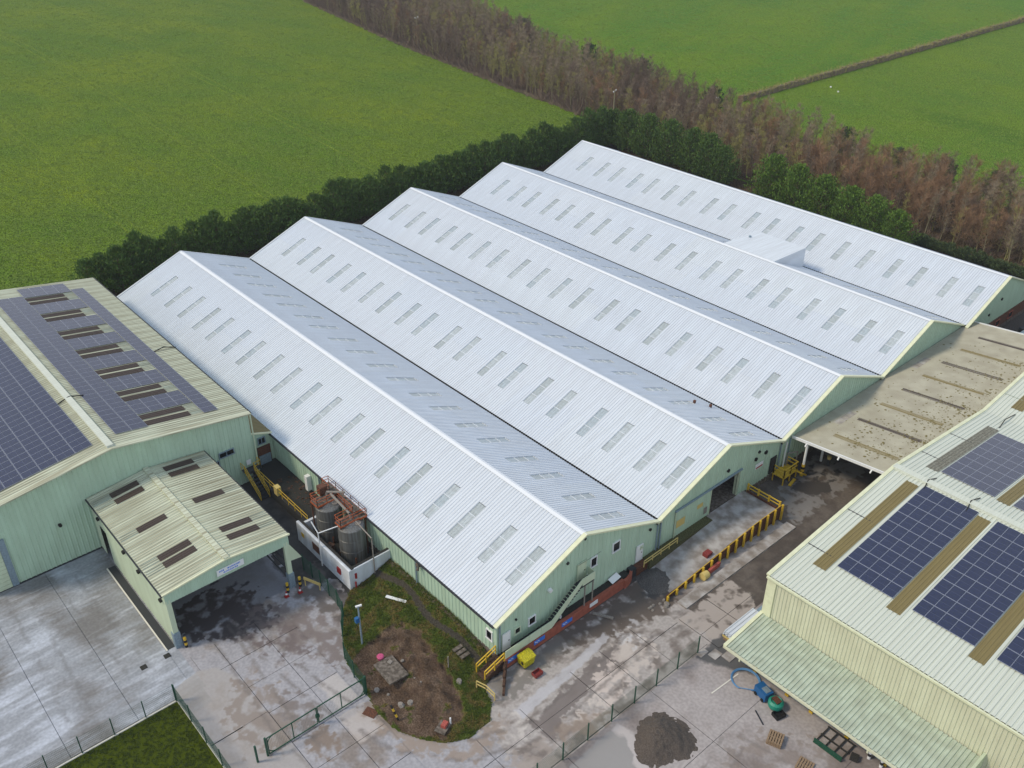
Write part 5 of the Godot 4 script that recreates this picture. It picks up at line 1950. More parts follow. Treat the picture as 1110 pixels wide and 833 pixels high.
	for i in 4:
		st = begin()
		bar(st, V3(0.1, 0.14 + i * 0.25, 1.05), V3(-0.5 - (3 - i) * 0.45, 0.14 + i * 0.25, 1.5 + (3 - i) * 0.5), 0.2, 0.24)
		part(t, "sleeper", st, M.sleeper)

func mound(c: Vector3, outline: Array, h: float, peak: Vector3, rag: float, sd: int) -> SurfaceTool:
	# a heap: rings from the outline up to the peak, roughened
	var n := FastNoiseLite.new()
	n.seed = sd
	n.frequency = 0.9
	n.fractal_octaves = 4
	var st := begin()
	st.set_smooth_group(0)
	var m := 64
	var rings := 18
	var grid := []
	for r in rings + 1:
		var row := []
		var k := float(r) / rings
		for i in m:
			var u := float(i) / m * outline.size()
			var a = outline[int(u) % outline.size()]
			var b = outline[(int(u) + 1) % outline.size()]
			var f := u - floorf(u)
			f = f * f * (3 - 2 * f)
			var p := V3(lerpf(a[0], b[0], f), 0, lerpf(a[1], b[1], f))
			var q := p.lerp(peak, k)
			var y := h * smoothstep(0.0, 1.0, k * 1.05) if k < 0.95 else h
			y += n.get_noise_2d(q.x * 1.6, q.z * 1.6) * rag * minf(1.0, k * 6.0)
			row.append(V3(q.x, c.y + maxf(0.0 if r > 0 else -0.05, y), q.z))
		grid.append(row)
	for r in rings:
		for i in m:
			var i2 := (i + 1) % m
			for q in [grid[r][i], grid[r + 1][i2], grid[r][i2], grid[r][i], grid[r + 1][i], grid[r + 1][i2]]:
				st.add_vertex(q)
	st.generate_normals()
	return st

func build_ramp() -> void:
	var st := begin()
	# concrete ramp up to the open door
	prism(st, [V3(17.4, 0.0, 0.95), V3(27.5, 0.93, 0.95), V3(33.9, 0.95, 0.95), V3(33.9, -0.05, 0.95), V3(17.4, -0.05, 0.95)], V3(0, 0, 3.5))
	struct("ramp", st, M.kerb, "concrete ramp rising to the open loading door of the second hall", "ramp")
	st = begin()
	box(st, V3(27.6, -0.05, 0.04), V3(33.9, 0.94, 0.95))
	struct("door_apron", st, M.kerb, "level concrete threshold before the open loading door", "ramp")
	st = begin()
	box(st, V3(18.2, -0.05, 0.04), V3(27.6, 1.0, 0.95))
	single("mossy_ledge", st, M.mossy, "low mossy concrete ledge along the second hall's wall above the ramp", "ledge")
	var t := thing("ramp_barrier", "rusty board barrier with yellow posts along the loading ramp", "barrier", V3(25, 0, 4.6))
	var n := 15
	for i in n:
		var x := 16.4 + i * 1.25
		var k := clampf((x - 16.4) / 13.0, 0.0, 1.0)
		var top := 0.55 + 1.35 * k
		st = begin()
		box(st, V3(x - 0.09, 0, 4.68), V3(x + 0.09, top, 4.86))
		part(t, "post", st, M.yellow)
		if i < n - 1:
			var k2 := clampf((x + 1.25 - 16.4) / 13.0, 0.0, 1.0)
			var nb := int(lerpf(2.0, 6.6, k))
			for b in nb:
				st = begin()
				var y := (b + 0.5) * 0.27
				bar(st, V3(x, y + 0.02, 4.56), V3(x + 1.25, y + 0.02 + (0.03 if k < 1 else 0.0), 4.56), 0.08, 0.25)
				part(t, "board", st, M.rust)
			st = begin()
			bar(st, V3(x, 0.46 + 1.35 * k, 4.64), V3(x + 1.25, 0.46 + 1.35 * k2, 4.64), 0.05, 0.06)
			part(t, "top_rail", st, M.yellow)
	t = thing("ramp_end_barrier", "yellow and rust railing closing the right end of the loading ramp", "barrier", V3(34.1, 0, 2.5))
	for i in 4:
		var z := 4.3 - i * 1.3
		st = begin()
		box(st, V3(34.02, 0, z - 0.08), V3(34.18, 1.95, z + 0.08))
		part(t, "post", st, M.yellow)
		if i < 3:
			for b in 3:
				st = begin()
				bar(st, V3(33.98, 0.3 + b * 0.36, z), V3(33.98, 0.3 + b * 0.36, z - 1.3), 0.08, 0.33)
				part(t, "board", st, M.rust)
			st = begin()
			bar(st, V3(34.1, 1.85, z), V3(34.1, 1.85, z - 1.3), 0.1, 0.1)
			bar(st, V3(34.1, 1.45, z), V3(34.1, 1.45, z - 1.3), 0.08, 0.08)
			part(t, "rail", st, M.yellow)
	st = begin()
	box(st, V3(23.1, 0.55, 3.3), V3(23.9, 0.95, 3.9))
	single("red_box", st, M.dull_red, "small red box on the ramp beside the yellow posts", "box")
	st = begin()
	obox(st, V3(22.8, 0.35, 5.0), V3(1.7, 0.5, 0.25), Basis(Vector3.UP, 0.05))
	single("red_white_board", st, M.salmon, "faded red barrier board leaning on the outside of the yellow posts", "board")
	st = begin()
	tube(st, V3(20.9, 0.4, 5.1), V3(21.6, 0.4, 5.1), 0.4, 0.4, 14, true)
	single("cream_drum", st, M.tan_yellow, "cream drum lying against the outside of the yellow-posted barrier", "drum")
	# low railing over the ramp foot, under the gable joint
	t = thing("pale_railing", "low pale yellow railing on the ledge between the first and second halls", "railing", V3(19.8, 1, 0.9))
	st = begin()
	handrail(st, [V3(17.4, 0.85, 0.9), V3(22.2, 1.0, 0.9)], 0.75, 0.035)
	part(t, "rail", st, M.tan_yellow)
	st = begin()
	box(st, V3(16.7, 0, 0.1), V3(18.2, 0.9, 0.7))
	part(t, "base", st, M.rust)
	st = begin()
	box(st, V3(16.0, 0, 0.0), V3(16.7, 1.0, 0.6))
	single("dark_blue_bin", st, M.gutter, "dark bin at the curved end of the red wall", "bin")
	st = mound(V3(0, 0.02, 0), [[16.0, 1.6], [16.4, 0.9], [17.6, 0.5], [19.2, 0.9], [19.7, 2.2], [18.8, 3.6], [17.0, 4.0], [15.8, 3.2]], 0.55, V3(17.8, 0, 2.0), 0.12, 71)
	single("ash_heap", st, M.dark_gravel, "flat dark grey heap of grit at the foot of the loading ramp", "heap")
	rng.seed = 61
	for i in 9:
		rubble_stone(rng.randf_range(14.2, 16.4), 0.03, rng.randf_range(4.2, 5.6), rng.randf_range(0.15, 0.32), "broken concrete lump at the front end of the yellow-posted barrier", "rubble at the barrier end")
	st = begin()
	obox(st, V3(10.6, 0.1, 2.2), V3(0.25, 0.14, 1.9), Basis(Vector3.UP, 0.5))
	single("timber_length", st, M.stone, "grey length of timber lying in the dirt before the red wall", "timber")
	# yellow platform by the canopy
	t = thing("yellow_platform", "yellow railed steel platform beside the second hall's small door", "platform", V3(40, 0, 1))
	st = begin()
	box(st, V3(38.7, 0.9, 0.2), V3(41.3, 1.0, 1.7))
	part(t, "deck", st, M.yellow)
	for q in [[38.8, 0.3], [38.8, 1.6], [40.0, 1.6], [41.2, 0.3], [41.2, 1.6]]:
		st = begin()
		bar(st, V3(q[0], 0, q[1]), V3(q[0], 2.0, q[1]), 0.1, 0.1)
		part(t, "leg", st, M.yellow)
	st = begin()
	handrail(st, [V3(38.8, 1.0, 0.3), V3(38.8, 1.0, 1.6), V3(41.2, 1.0, 1.6), V3(41.2, 1.0, 0.3)], 1.0, 0.05)
	part(t, "handrail", st, M.yellow)
	steps(t, V3(41.0, 0.95, 1.9), V3(42.2, 0.1, 1.9), 0.8, 4, M.yellow, M.yellow)
	st = begin()
	bar(st, V3(39.2, 0.15, 2.2), V3(40.6, 0.15, 1.9), 0.3, 0.12)
	part(t, "kick_board", st, M.yellow)
	t = thing("grey_hoop", "pale grey hoop rail behind the yellow platform", "rail", V3(41.5, 0, 1.0))
	st = begin()
	tube(st, V3(40.9, 0, 0.4), V3(40.9, 2.6, 0.4), 0.07, 0.07, 8)
	tube(st, V3(40.9, 2.6, 0.4), V3(42.0, 2.6, 0.9), 0.07, 0.07, 8)
	tube(st, V3(42.0, 2.6, 0.9), V3(42.0, 0, 0.9), 0.07, 0.07, 8)
	part(t, "hoop", st, M.stone)

func build_flat_canopy() -> void:
	# gently tilted roof between the gables and the cream hall
	var t := thing("flat_canopy", "wide flat grey weathered canopy roof with mossy strips, between the gables and the cream hall", "canopy", V3(62, 0, 6))
	var ya := 4.30
	var yb := 5.55
	var V := V3(0, yb - ya, 12.6).normalized()
	var N := V3(0, V.z, -V.y)
	var st := begin()
	var n := 0
	for k in 9:
		st = begin()
		var x0 := 41.7 + k * 4.5
		clad(st, V3(x0, ya, 0.12), V3(1, 0, 0), V, N, 4.48, 0.0, [[0.0, 12.6]], 0.16, 0.02)
		part(t, "roof_sheet", st, M.flat_roof)
	for k in 8:
		var x0 := 44.6 + k * 4.72
		st = begin()
		clad(st, V3(x0, ya, 0.12) + N * 0.015, V3(1, 0, 0), V, N, 0.62, 3.0, [[0.0, 10.2]], 0.2, 0.02)
		part(t, "rooflight", st, M.olive_light if k % 2 == 0 else M.brown_light)
	for q in [[47.2, 1.5], [65.0, 0.9]]:
		st = begin()
		clad(st, V3(q[0], ya, 0.12) + N * 0.015, V3(1, 0, 0), V, N, 3.4, q[1], [[0.0, q[1] + 0.8]], 0.2, 0.02)
		part(t, "roof_patch", st, M.kerb)
	# moss cushions
	rng.seed = 33
	st = begin()
	for i in 5200:
		var x := 42.5 + rng.randf() * 34.0
		var v := 12.4 * sqrt(rng.randf())
		var near_strip := absf(fposmod(x - 44.9, 4.72) - (4.72 if fposmod(x - 44.9, 4.72) > 2.36 else 0.0))
		if rng.randf() > (0.15 + exp(-near_strip * 1.1)) * (0.35 + 0.65 * exp(-absf(x - 52.0) * 0.10)) * (0.2 + v / 12.4):
			continue
		var c := V3(x, ya, 0.12) + V * v + N * 0.02
		var r := rng.randf_range(0.04, 0.05 + 0.14 * rng.randf())
		var a := rng.randf() * TAU
		for j in 5:
			var e0 := V3(cos(a + TAU * j / 5), 0, 0) + V * sin(a + TAU * j / 5)
			var e1 := V3(cos(a + TAU * (j + 1) / 5), 0, 0) + V * sin(a + TAU * (j + 1) / 5)
			tri(st, c + N * r * 0.45, c + e0 * r, c + e1 * r, (N + (e0 + e1) * 0.4).normalized())
	stuff(part(t, "moss", st, M.moss))
	st = begin()
	bar(st, V3(41.62, ya + 0.0, 0.1), V3(41.62, ya + 0.0, 0.1) + V * 12.7, 0.12, 0.3)
	part(t, "edge_beam", st, M.white)
	st = begin()
	bar(st, V3(82.25, ya, 0.1), V3(82.25, ya, 0.1) + V * 12.7, 0.12, 0.3)
	part(t, "edge_beam", st, M.white)
	for q in [2.0, 5.8, 9.4]:
		st = begin()
		bar(st, V3(41.5, ya + q * 0.099 - 0.1, q), V3(41.3, ya + q * 0.099 - 0.4, q), 0.12, 0.2)
		part(t, "bracket", st, M.white)
	for q in [[41.9, 1.9], [45.8, 1.8], [52.0, 1.8], [58.0, 1.8], [64.0, 1.8], [42.0, 12.2], [52.0, 12.2]]:
		st = begin()
		tube(st, V3(q[0], 0, q[1]), V3(q[0], ya + q[1] * 0.099, q[1]), 0.14, 0.14, 10)
		var post := part(t, "post", st, M.white)
		if q[0] < 42 and q[1] < 3:
			for k in 5:
				st = begin()
				tube(st, V3(q[0], k * 0.3, q[1]), V3(q[0], k * 0.3 + 0.3, q[1]), 0.2, 0.2, 10, true)
				part(post, "hazard_band", st, M.yellow if k % 2 == 0 else M.black)
	t = thing("yellow_bollard", "yellow bollard standing in the dark under the flat canopy", "bollard", V3(45.6, 0, 2.8))
	st = begin()
	lathe(st, V3(45.6, 0, 2.8), [[0.14, 0.0], [0.14, 0.9]], 10)
	part(t, "post", st, M.gutter)
	st = begin()
	lathe(st, V3(45.6, 0.9, 2.8), [[0.2, 0.0], [0.25, 0.35], [0.0, 0.4]], 10)
	part(t, "cap", st, M.tan_yellow)
	# clutter beside the rear hall
	t = thing("pallet_rack", "rusty railing and stacked metal at the rear hall's front wall", "rack", V3(86, 0, 4))
	st = begin()
	handrail(st, [V3(83, 0.1, 3.0), V3(88, 0.1, 3.0), V3(88, 0.1, 6.0)], 1.1, 0.06)
	part(t, "rail", st, M.orange)
	rng.seed = 66
	for i in 5:
		st = begin()
		obox(st, V3(91 + i * 1.4, 0.6, 3.5 + rng.randf() * 2.0), V3(1.2, 1.2, 1.6), Basis(Vector3.UP, rng.randf_range(-0.2, 0.2)))
		part(t, "stack", st, M.galv if i % 2 == 0 else M.gutter)

func build_right_hall() -> void:
	var prof := [[18.6, 7.5], [38.0, 9.15], [57.2, 7.2], [76.4, 9.15], [95.6, 7.4]]
	var t := thing("cream_solar_hall", "big cream-walled hall with two low-pitched roofs of solar panels at the right edge", "industrial hall", V3(50, 0, 45))
	var zr := 12.85
	for q in [[18.6, 38.0], [38.0, 57.2], [57.2, 76.4], [76.4, 95.6]]:
		for seg in [[zr, 19.0], [19.0, 31.0], [31.0, 46.0], [46.0, 70.0]]:
			if q[0] > 50 and seg[0] > 40:
				continue
			roof_piece(t, prof, q[0], q[1], seg[1], seg[0], 0.38, 0.065, M.pale_roof, "roof_sheet", 0.0, null, 0.16)
		var st := begin()
		bar(st, V3(q[0], roof_y(prof, q[0]) + 0.05, zr), V3(q[1], roof_y(prof, q[1]) + 0.05, zr), 0.34, 0.2)
		part(t, "verge_trim", st, M.trim)
	for x in [38.0, 76.4]:
		var st := begin()
		bar(st, V3(x, 9.30, zr), V3(x, 9.30, zr + 55.0), 0.7, 0.26)
		part(t, "ridge_cap", st, M.pale_roof)
	var st := begin()
	box(st, V3(57.0, 7.02, zr), V3(57.4, 7.16, 70))
	part(t, "valley_gutter", st, M.gutter)
	st = begin()
	bar(st, V3(18.45, 7.45, zr), V3(18.45, 7.45, 70), 0.16, 0.18)
	part(t, "eave_gutter", st, M.trim)
	# walls
	st = begin()
	clad(st, V3(18.72, 0, zr + 0.1), V3(0, 0, 1), V3(0, 1, 0), V3(-1, 0, 0), 57.0, 0.1, [[0.0, 7.4]], 0.32, 0.06, [], 0.58)
	part(t, "side_wall", st, M.cream)
	st = begin()
	clad(st, V3(18.72, 0, zr + 0.1), V3(1, 0, 0), V3(0, 1, 0), V3(0, 0, -1), 76.8, 0.1, [[0.0, 7.4], [19.3, 9.05], [38.5, 7.1], [57.7, 9.05], [76.8, 7.3]], 0.32, 0.035)
	part(t, "gable_wall", st, M.cream)
	st = begin()
	box(st, V3(18.6, 0.1, zr + 0.02), V3(18.76, 7.4, zr + 0.85))
	part(t, "corner_trim", st, M.trim)
	# dull seams across the end sheets
	for x in [24.0, 30.0, 43.0, 49.0, 61.5]:
		var b := on_roof(prof, x, 0, 0.07, 1, 1).basis
		st = begin()
		obox(st, V3(x, roof_y(prof, x), zr + 1.3) + b.y * 0.06, V3(0.09, 0.03, 2.6), Basis(b.z, b.y, Vector3.BACK))
		part(t, "lap_seam", st, M.gutter if x < 57 else M.dirty_sheet)
	# rooflight strips and panels
	var spots := []
	for k in 8:
		var z0 := 16.2 + k * 6.65
		for q in [[22.2, 37.0, M.olive_light], [40.6, 54.0, M.olive_light if k != 0 else M.grey_light]]:
			if k > 3 and q[0] > 30:
				continue
			roof_piece(t, prof, q[0], q[1], z0 - 0.35, z0 - 1.55, 0.30, 0.04, q[2], "rooflight", 0.07)
		if k > 5:
			continue
		for r in 9:
			for c in 5:
				spots.append(on_roof(prof, 24.1 + r * 1.56, z0 + 0.52 + c * 1.0, 0.12, 1.54, 0.985))
		if k < 4:
			for r in 8:
				for c in 5:
					spots.append(on_roof(prof, 41.6 + r * 1.56, z0 - 0.2 + 0.52 + c * 1.0, 0.12, 1.54, 0.985))
	for q in [[59.5, 14.6], [60.5, 22.0]]:
		roof_piece(t, prof, q[0], q[0] + 9.0, q[1] + 1.2, q[1], 0.30, 0.04, M.olive_light, "rooflight", 0.07)
	add_panels(t, spots)
	for q in [[36.6, 39.6, 20.4], [36.8, 39.4, 16.4], [54.6, 58.6, 15.6]]:
		st = begin()
		var mid: float = (q[0] + q[1]) * 0.5
		tube(st, V3(q[0], roof_y(prof, q[0]) + 0.1, q[2]), V3(mid, roof_y(prof, mid) + 0.32, q[2] - 0.3), 0.05, 0.05, 6)
		tube(st, V3(mid, roof_y(prof, mid) + 0.32, q[2] - 0.3), V3(q[1], roof_y(prof, q[1]) + 0.1, q[2] - 0.1), 0.05, 0.05, 6)
		part(t, "cable", st, M.black)
	# lean-to along the yard side
	t = thing("lean_to", "long low lean-to with a streaked ribbed roof against the cream hall", "lean-to", V3(16, 0, 22))
	var lp := [[13.75, 2.75], [18.7, 3.25]]
	for seg in [[32.0, 25.6], [25.6, 19.2], [19.2, 13.05]]:
		roof_piece(t, lp, 13.75, 18.65, seg[0], seg[1], 0.36, 0.085, M.lean_roof, "roof_sheet", 0.0, null, 0.24)
	st = begin()
	bar(st, V3(13.7, 2.74, 12.9), V3(18.7, 3.26, 12.9), 0.3, 0.3)
	part(t, "end_parapet", st, M.trim)
	st = begin()
	bar(st, V3(13.68, 2.66, 12.8), V3(13.68, 2.66, 32.1), 0.14, 0.22)
	part(t, "eave_gutter", st, M.cream)
	st = begin()
	box(st, V3(13.8, 2.3, 31.9), V3(18.66, 3.9, 32.1))
	part(t, "end_wall", st, M.green_pale)
	for z in [15.0, 18.15, 20.4, 23.6, 26.8, 30.0]:
		st = begin()
		box(st, V3(15.45, 0, z - 0.16), V3(15.75, 2.7, z + 0.16))
		var lg := part(t, "leg", st, M.yellow)
		for k in 2:
			st = begin()
			box(st, V3(15.43, 0.3 + k * 0.6, z - 0.18), V3(15.77, 0.6 + k * 0.6, z + 0.18))
			part(lg, "hazard_band", st, M.black)
	st = begin()
	clad(st, V3(15.6, 0, 13.2), V3(0, 0, 1), V3(0, 1, 0), V3(-1, 0, 0), 18.6, 0.1, [[0.0, 2.8]], 0.3, 0.03)
	part(t, "wall", st, M.galv)
	for z in [14.5, 26.0]:
		st = begin()
		box(st, V3(13.55, 2.35, z - 0.06), V3(13.75, 2.62, z + 0.06))
		part(t, "bracket", st, M.cream)
	# rust blooms where the lean-to meets the wall
	# stack of white ribbed sheets on a timber frame
	t = thing("sheet_stack", "stack of long white ribbed sheets on timbers at the lean-to's end", "stack of sheets", V3(18.6, 0, 11.4))
	st = begin()
	box(st, V3(16.5, 0.05, 10.95), V3(16.7, 0.75, 12.1))
	box(st, V3(18.4, 0.05, 10.95), V3(18.6, 0.75, 12.1))
	box(st, V3(20.2, 0.05, 10.95), V3(20.4, 0.75, 12.1))
	part(t, "timber", st, M.wood)
	for k in 3:
		st = begin()
		clad(st, V3(16.3 + 0.12 * k, 0.78 + k * 0.1, 12.15), V3(0, 0, -1), V3(1, 0, 0), Vector3.UP, 1.25, 0.0, [[0.0, 4.1]], 0.3, 0.06)
		part(t, "sheet", st, M.roof)
	st = begin()
	box(st, V3(16.3, 0.55, 10.95), V3(16.42, 0.78, 12.15))
	part(t, "end_board", st, M.tan_yellow)
	st = begin()
	box(st, V3(20.5, 0.0, 11.2), V3(21.6, 0.9, 12.4))
	single("grey_cabinet", st, M.galv, "grey metal cabinet in the angle between the white sheets and the cream wall", "cabinet")

func build_right_yard() -> void:
	var st := mound(V3(0, 0.03, 0), [[5.9, 11.9], [4.6, 11.9], [3.4, 12.4], [2.2, 13.4], [1.6, 14.6], [2.2, 15.7], [3.4, 16.2], [5.0, 17.0], [6.4, 16.7], [7.3, 15.2], [7.2, 13.6], [6.8, 12.6]], 1.35, V3(4.3, 0, 14.0), 0.24, 5)
	single("aggregate_heap", st, M.gravel, "big dark brown heap of fine aggregate on the right yard", "heap")
	# pump with hose
	var t := thing("water_pump", "green and blue wheeled pump unit beside the lean-to", "pump", V3(14.3, 0, 17.6))
	var b := Basis(Vector3.UP, -0.25)
	var c := V3(14.0, 0.05, 16.9)
	st = begin()
	obox(st, c + V3(0, 0.5, 0), V3(0.85, 0.75, 1.3), b)
	part(t, "engine_cover", st, M.machine_blue)
	st = begin()
	obox(st, c + b * V3(0.05, 0.9, 0.2), V3(0.5, 0.08, 0.6), b)
	part(t, "panel", st, M.galv)
	st = begin()
	lathe(st, c + b * V3(0.1, 0.1, 1.35), [[0.5, 0.0], [0.62, 0.25], [0.62, 0.6], [0.45, 0.75], [0.3, 0.6], [0.0, 0.55]], 18)
	part(t, "tub", st, M.machine_green)
	st = begin()
	obox(st, c + b * V3(0.2, 0.78, 1.3), V3(0.5, 0.12, 0.7), b)
	part(t, "motor", st, M.rust)
	for q in [[-0.45, -0.4], [0.45, -0.4], [-0.45, 0.4], [0.45, 0.4]]:
		st = begin()
		var w := c + b * V3(q[0], 0.14, q[1])
		tube(st, w - b.x * 0.05, w + b.x * 0.05, 0.16, 0.16, 12, true)
		part(t, "wheel", st, M.black)
	st = begin()
	var prev := Vector3.ZERO
	var hp := [[13.7, 16.4], [13.3, 16.0], [13.0, 15.2], [13.1, 14.4], [13.6, 14.0]]
	for k in 3:
		var last := V3(13.9, 0.25, 16.3)
		for i in 40:
			var a := i / 39.0
			var ang := PI * 0.95 + a * TAU * 0.86
			var p := V3(14.25 + cos(ang) * (1.05 + k * 0.06), 0.1 + k * 0.03, 15.0 + sin(ang) * (1.1 + k * 0.05))
			if i > 0 or k == 0:
				tube(st, last, p, 0.035, 0.035, 5)
			last = p
	single("blue_hose", st, M.hose, "light blue hose lying in a ring on the yard by the pump", "hose")
	t = thing("black_crate", "open black plastic crate in front of the pump", "crate", V3(13.3, 0, 18.9))
	for q in [[0, 0, 0.9, 0.05, 0.7], [0, 0.33, 0.9, 0.32, 0.05], [0, -0.33, 0.9, 0.32, 0.05], [0.43, 0, 0.05, 0.32, 0.62], [-0.43, 0, 0.05, 0.32, 0.62]]:
		st = begin()
		obox(st, V3(13.3, 0.05, 18.9) + b * V3(q[0], q[3] * 0.5, q[1]), V3(q[2], q[3], q[4]), b)
		part(t, "side" if q[3] > 0.1 else "base", st, M.black)
	pallet(V3(11.1, 0.05, 20.1), 0.35, 3, "short stack of pale wooden pallets standing alone on the yard")
	pallet(V3(10.9, 0.05, 22.9), 0.2, 1, "single worn pallet near the lower right edge of the yard")
	t = thing("green_frame_rack", "dark green steel frame of square bays lying on the yard", "frame", V3(14.3, 0, 23.3))
	b = Basis(Vector3.UP, 0.0)
	for x in [13.25, 14.3, 15.3]:
		st = begin()
		bar(st, V3(x, 0.15, 22.1), V3(x, 0.15, 24.5), 0.1, 0.1)
		part(t, "rail", st, M.fence_green if x < 14 else M.dark_top)
	for z in [22.2, 22.95, 23.7, 24.4]:
		st = begin()
		bar(st, V3(13.25, 0.14, z), V3(15.3, 0.14, z), 0.09, 0.08)
		part(t, "cross_bar", st, M.dark_top)
	st = begin()
	box(st, V3(13.25, 0.1, 22.1), V3(13.35, 0.5, 24.5))
	part(t, "front_plate", st, M.fence_green)
	st = begin()
	obox(st, V3(14.3, 0.2, 25.0), V3(0.6, 0.3, 0.6), Basis(Vector3.UP, 0.3))
	single("dark_block", st, M.dark_top, "dark square block right of the green steel frame", "block")
	for q in [[15.2, 25.7, "left"], [15.2, 26.7, "right"]]:
		t = thing("striped_bollard", "black and white bollard, the %s of two under the lean-to's eave" % q[2], "bollard", V3(q[0], 0, q[1]), "bollards under the lean-to")
		for k in 3:
			st = begin()
			tube(st, V3(q[0], k * 0.3, q[1]), V3(q[0], k * 0.3 + 0.3, q[1]), 0.13, 0.13, 10, true)
			part(t, "band", st, M.white if k % 2 == 0 else M.black)
	st = begin()
	obox(st, V3(12.0, 0.07, 18.0), V3(0.1, 0.05, 1.4), Basis(Vector3.UP, -0.5))
	single("dark_strip", st, M.gutter, "dark strip of rubber lying between the pump and the green frame", "strip")

func pallet(c: Vector3, turn: float, n: int, label: String) -> void:
	var t := thing("wooden_pallet", label, "pallet", c)
	var b := Basis(Vector3.UP, turn)
	for k in n:
		for i in 6:
			var st := begin()
			obox(st, c + b * V3(0, 0.13 + k * 0.15, -0.5 + i * 0.2), V3(1.2, 0.025, 0.14), b)
			part(t, "slat", st, M.wood)
		for i in 3:
			var st := begin()
			obox(st, c + b * V3(-0.52 + i * 0.52, 0.06 + k * 0.15, 0), V3(0.1, 0.1, 1.1), b)
			part(t, "bearer", st, M.wood)

func build_fences() -> void:
	var t := thing("green_mesh_fence", "green mesh fence round the grass plot at the bottom left", "fence", V3(-28, 0, -14))
	mesh_fence(t, [[-44.4, -13.98], [-22.05, -13.98]], 1.9, 2.58, 0.11)
	mesh_fence(t, [[-22.0, -13.9], [-22.0, 2.0]], 1.9, 2.6, 0.06)
	t = thing("green_mesh_fence", "curved green mesh fence along the edge of the grass bank", "fence", V3(-8, 0, -11))
	mesh_fence(t, [[-6.4, -20.6], [-6.3, -17.7], [-6.5, -14.5], [-6.9, -12.9], [-8.2, -11.0], [-9.4, -8.8], [-9.9, -6.6], [-10.0, -4.6]], 1.9, 1.9, 0.06)
	t = thing("green_mesh_fence", "straight green mesh fence between the road and the right yard", "fence", V3(4, 0, 10.5))
	mesh_fence(t, [[-18.4, 10.5], [13.6, 10.5]], 1.9, 2.66, 0.12, 0.04)
	t = thing("green_gate", "double-leaf green steel gate closed across the lane", "gate", V3(-14.6, 0, -4.5))
	for x in [-19.85, -19.0, -10.15]:
		var st := begin()
		box(st, V3(x - 0.07, 0, -4.57), V3(x + 0.07, 2.1 if x > -19.5 else 1.9, -4.43))
		part(t, "post", st, M.fence_green)
	for q in [[-18.85, -14.63, -18.85], [-10.3, -14.52, -10.3]]:
		var st := begin()
		for y in [0.18, 1.95]:
			bar(st, V3(q[0], y, -4.5), V3(q[1], y, -4.5), 0.07, 0.08)
		for k in 3:
			var x := lerpf(q[0], q[1], k / 2.0)
			bar(st, V3(x, 0.18, -4.5), V3(x, 1.95, -4.5), 0.07, 0.07)
		# curved braces in the hinge corners
		for s in [[0.18, 1.0], [1.95, -1.0]]:
			var last := V3(lerpf(q[0], q[1], 0.16), s[0], -4.5)
			for i in range(1, 7):
				var a := PI * 0.5 * i / 6
				var p := V3(lerpf(q[0], q[1], 0.16 * (1.0 - sin(a)) ), s[0] + s[1] * 0.6 * (1.0 - cos(a)), -4.5)
				bar(st, last, p, 0.05, 0.05)
				last = p
		var leaf := part(t, "leaf", st, M.fence_green)
		st = begin()
		var m := 34
		for j in range(1, m):
			var x := lerpf(q[0], q[1], float(j) / m)
			bar(st, V3(x, 0.2, -4.5), V3(x, 1.93, -4.5), 0.007, 0.007)
		part(leaf, "mesh_panel", st, M.fence_green)
	var st2 := begin()
	box(st2, V3(-14.72, 0.85, -4.6), V3(-14.42, 1.15, -4.4))
	part(t, "latch", st2, M.fence_green)
	# lamp column by the bank, small post on the bank
	t = thing("lamp_column", "slim grey camera column at the top of the grass bank", "column", V3(-7.5, 0.3, -9.0))
	var st := begin()
	tube(st, V3(-7.5, 0.2, -9.0), V3(-7.5, 4.7, -9.0), 0.09, 0.07, 10)
	part(t, "pole", st, M.galv)
	st = begin()
	bar(st, V3(-7.7, 4.7, -9.1), V3(-7.2, 4.75, -8.9), 0.14, 0.14)
	part(t, "camera_head", st, M.white)
	st = begin()
	obox(st, V3(-7.75, 3.3, -9.0), V3(0.32, 0.5, 0.3), Basis.IDENTITY)
	part(t, "control_box", st, M.machine_blue)
	st = begin()
	tube(st, V3(-3.8, 0.6, -1.7), V3(-3.8, 2.1, -1.7), 0.05, 0.05, 8, true)
	single("thin_post", st, M.stone, "thin pale post standing in the grass near the dug soil", "post")
	st = begin()
	obox(st, V3(-10.9, 0.07, -2.7), V3(0.8, 0.04, 1.1), Basis(Vector3.UP, 0.4))
	single("red_cover", st, M.rust, "red-brown cover plate in the lane just past the gate's right post", "cover")

func inside_belt(x: float, z: float, margin: float) -> bool:
	return in_poly([[113 + margin, 20], [113 + margin, -20], [114 + margin, -40], [116 + margin, -60], [120 + margin, -95], [125.5 + margin, -117], [130 + margin, -151], [140 + margin, -212], [157 + margin, -293], [178 + margin, -370], [224, -370], [206, -295], [186, -225], [160, -160], [157, -127], [149, -98], [148, -78], [139, -41], [140, -13], [146, 20]], x, z)

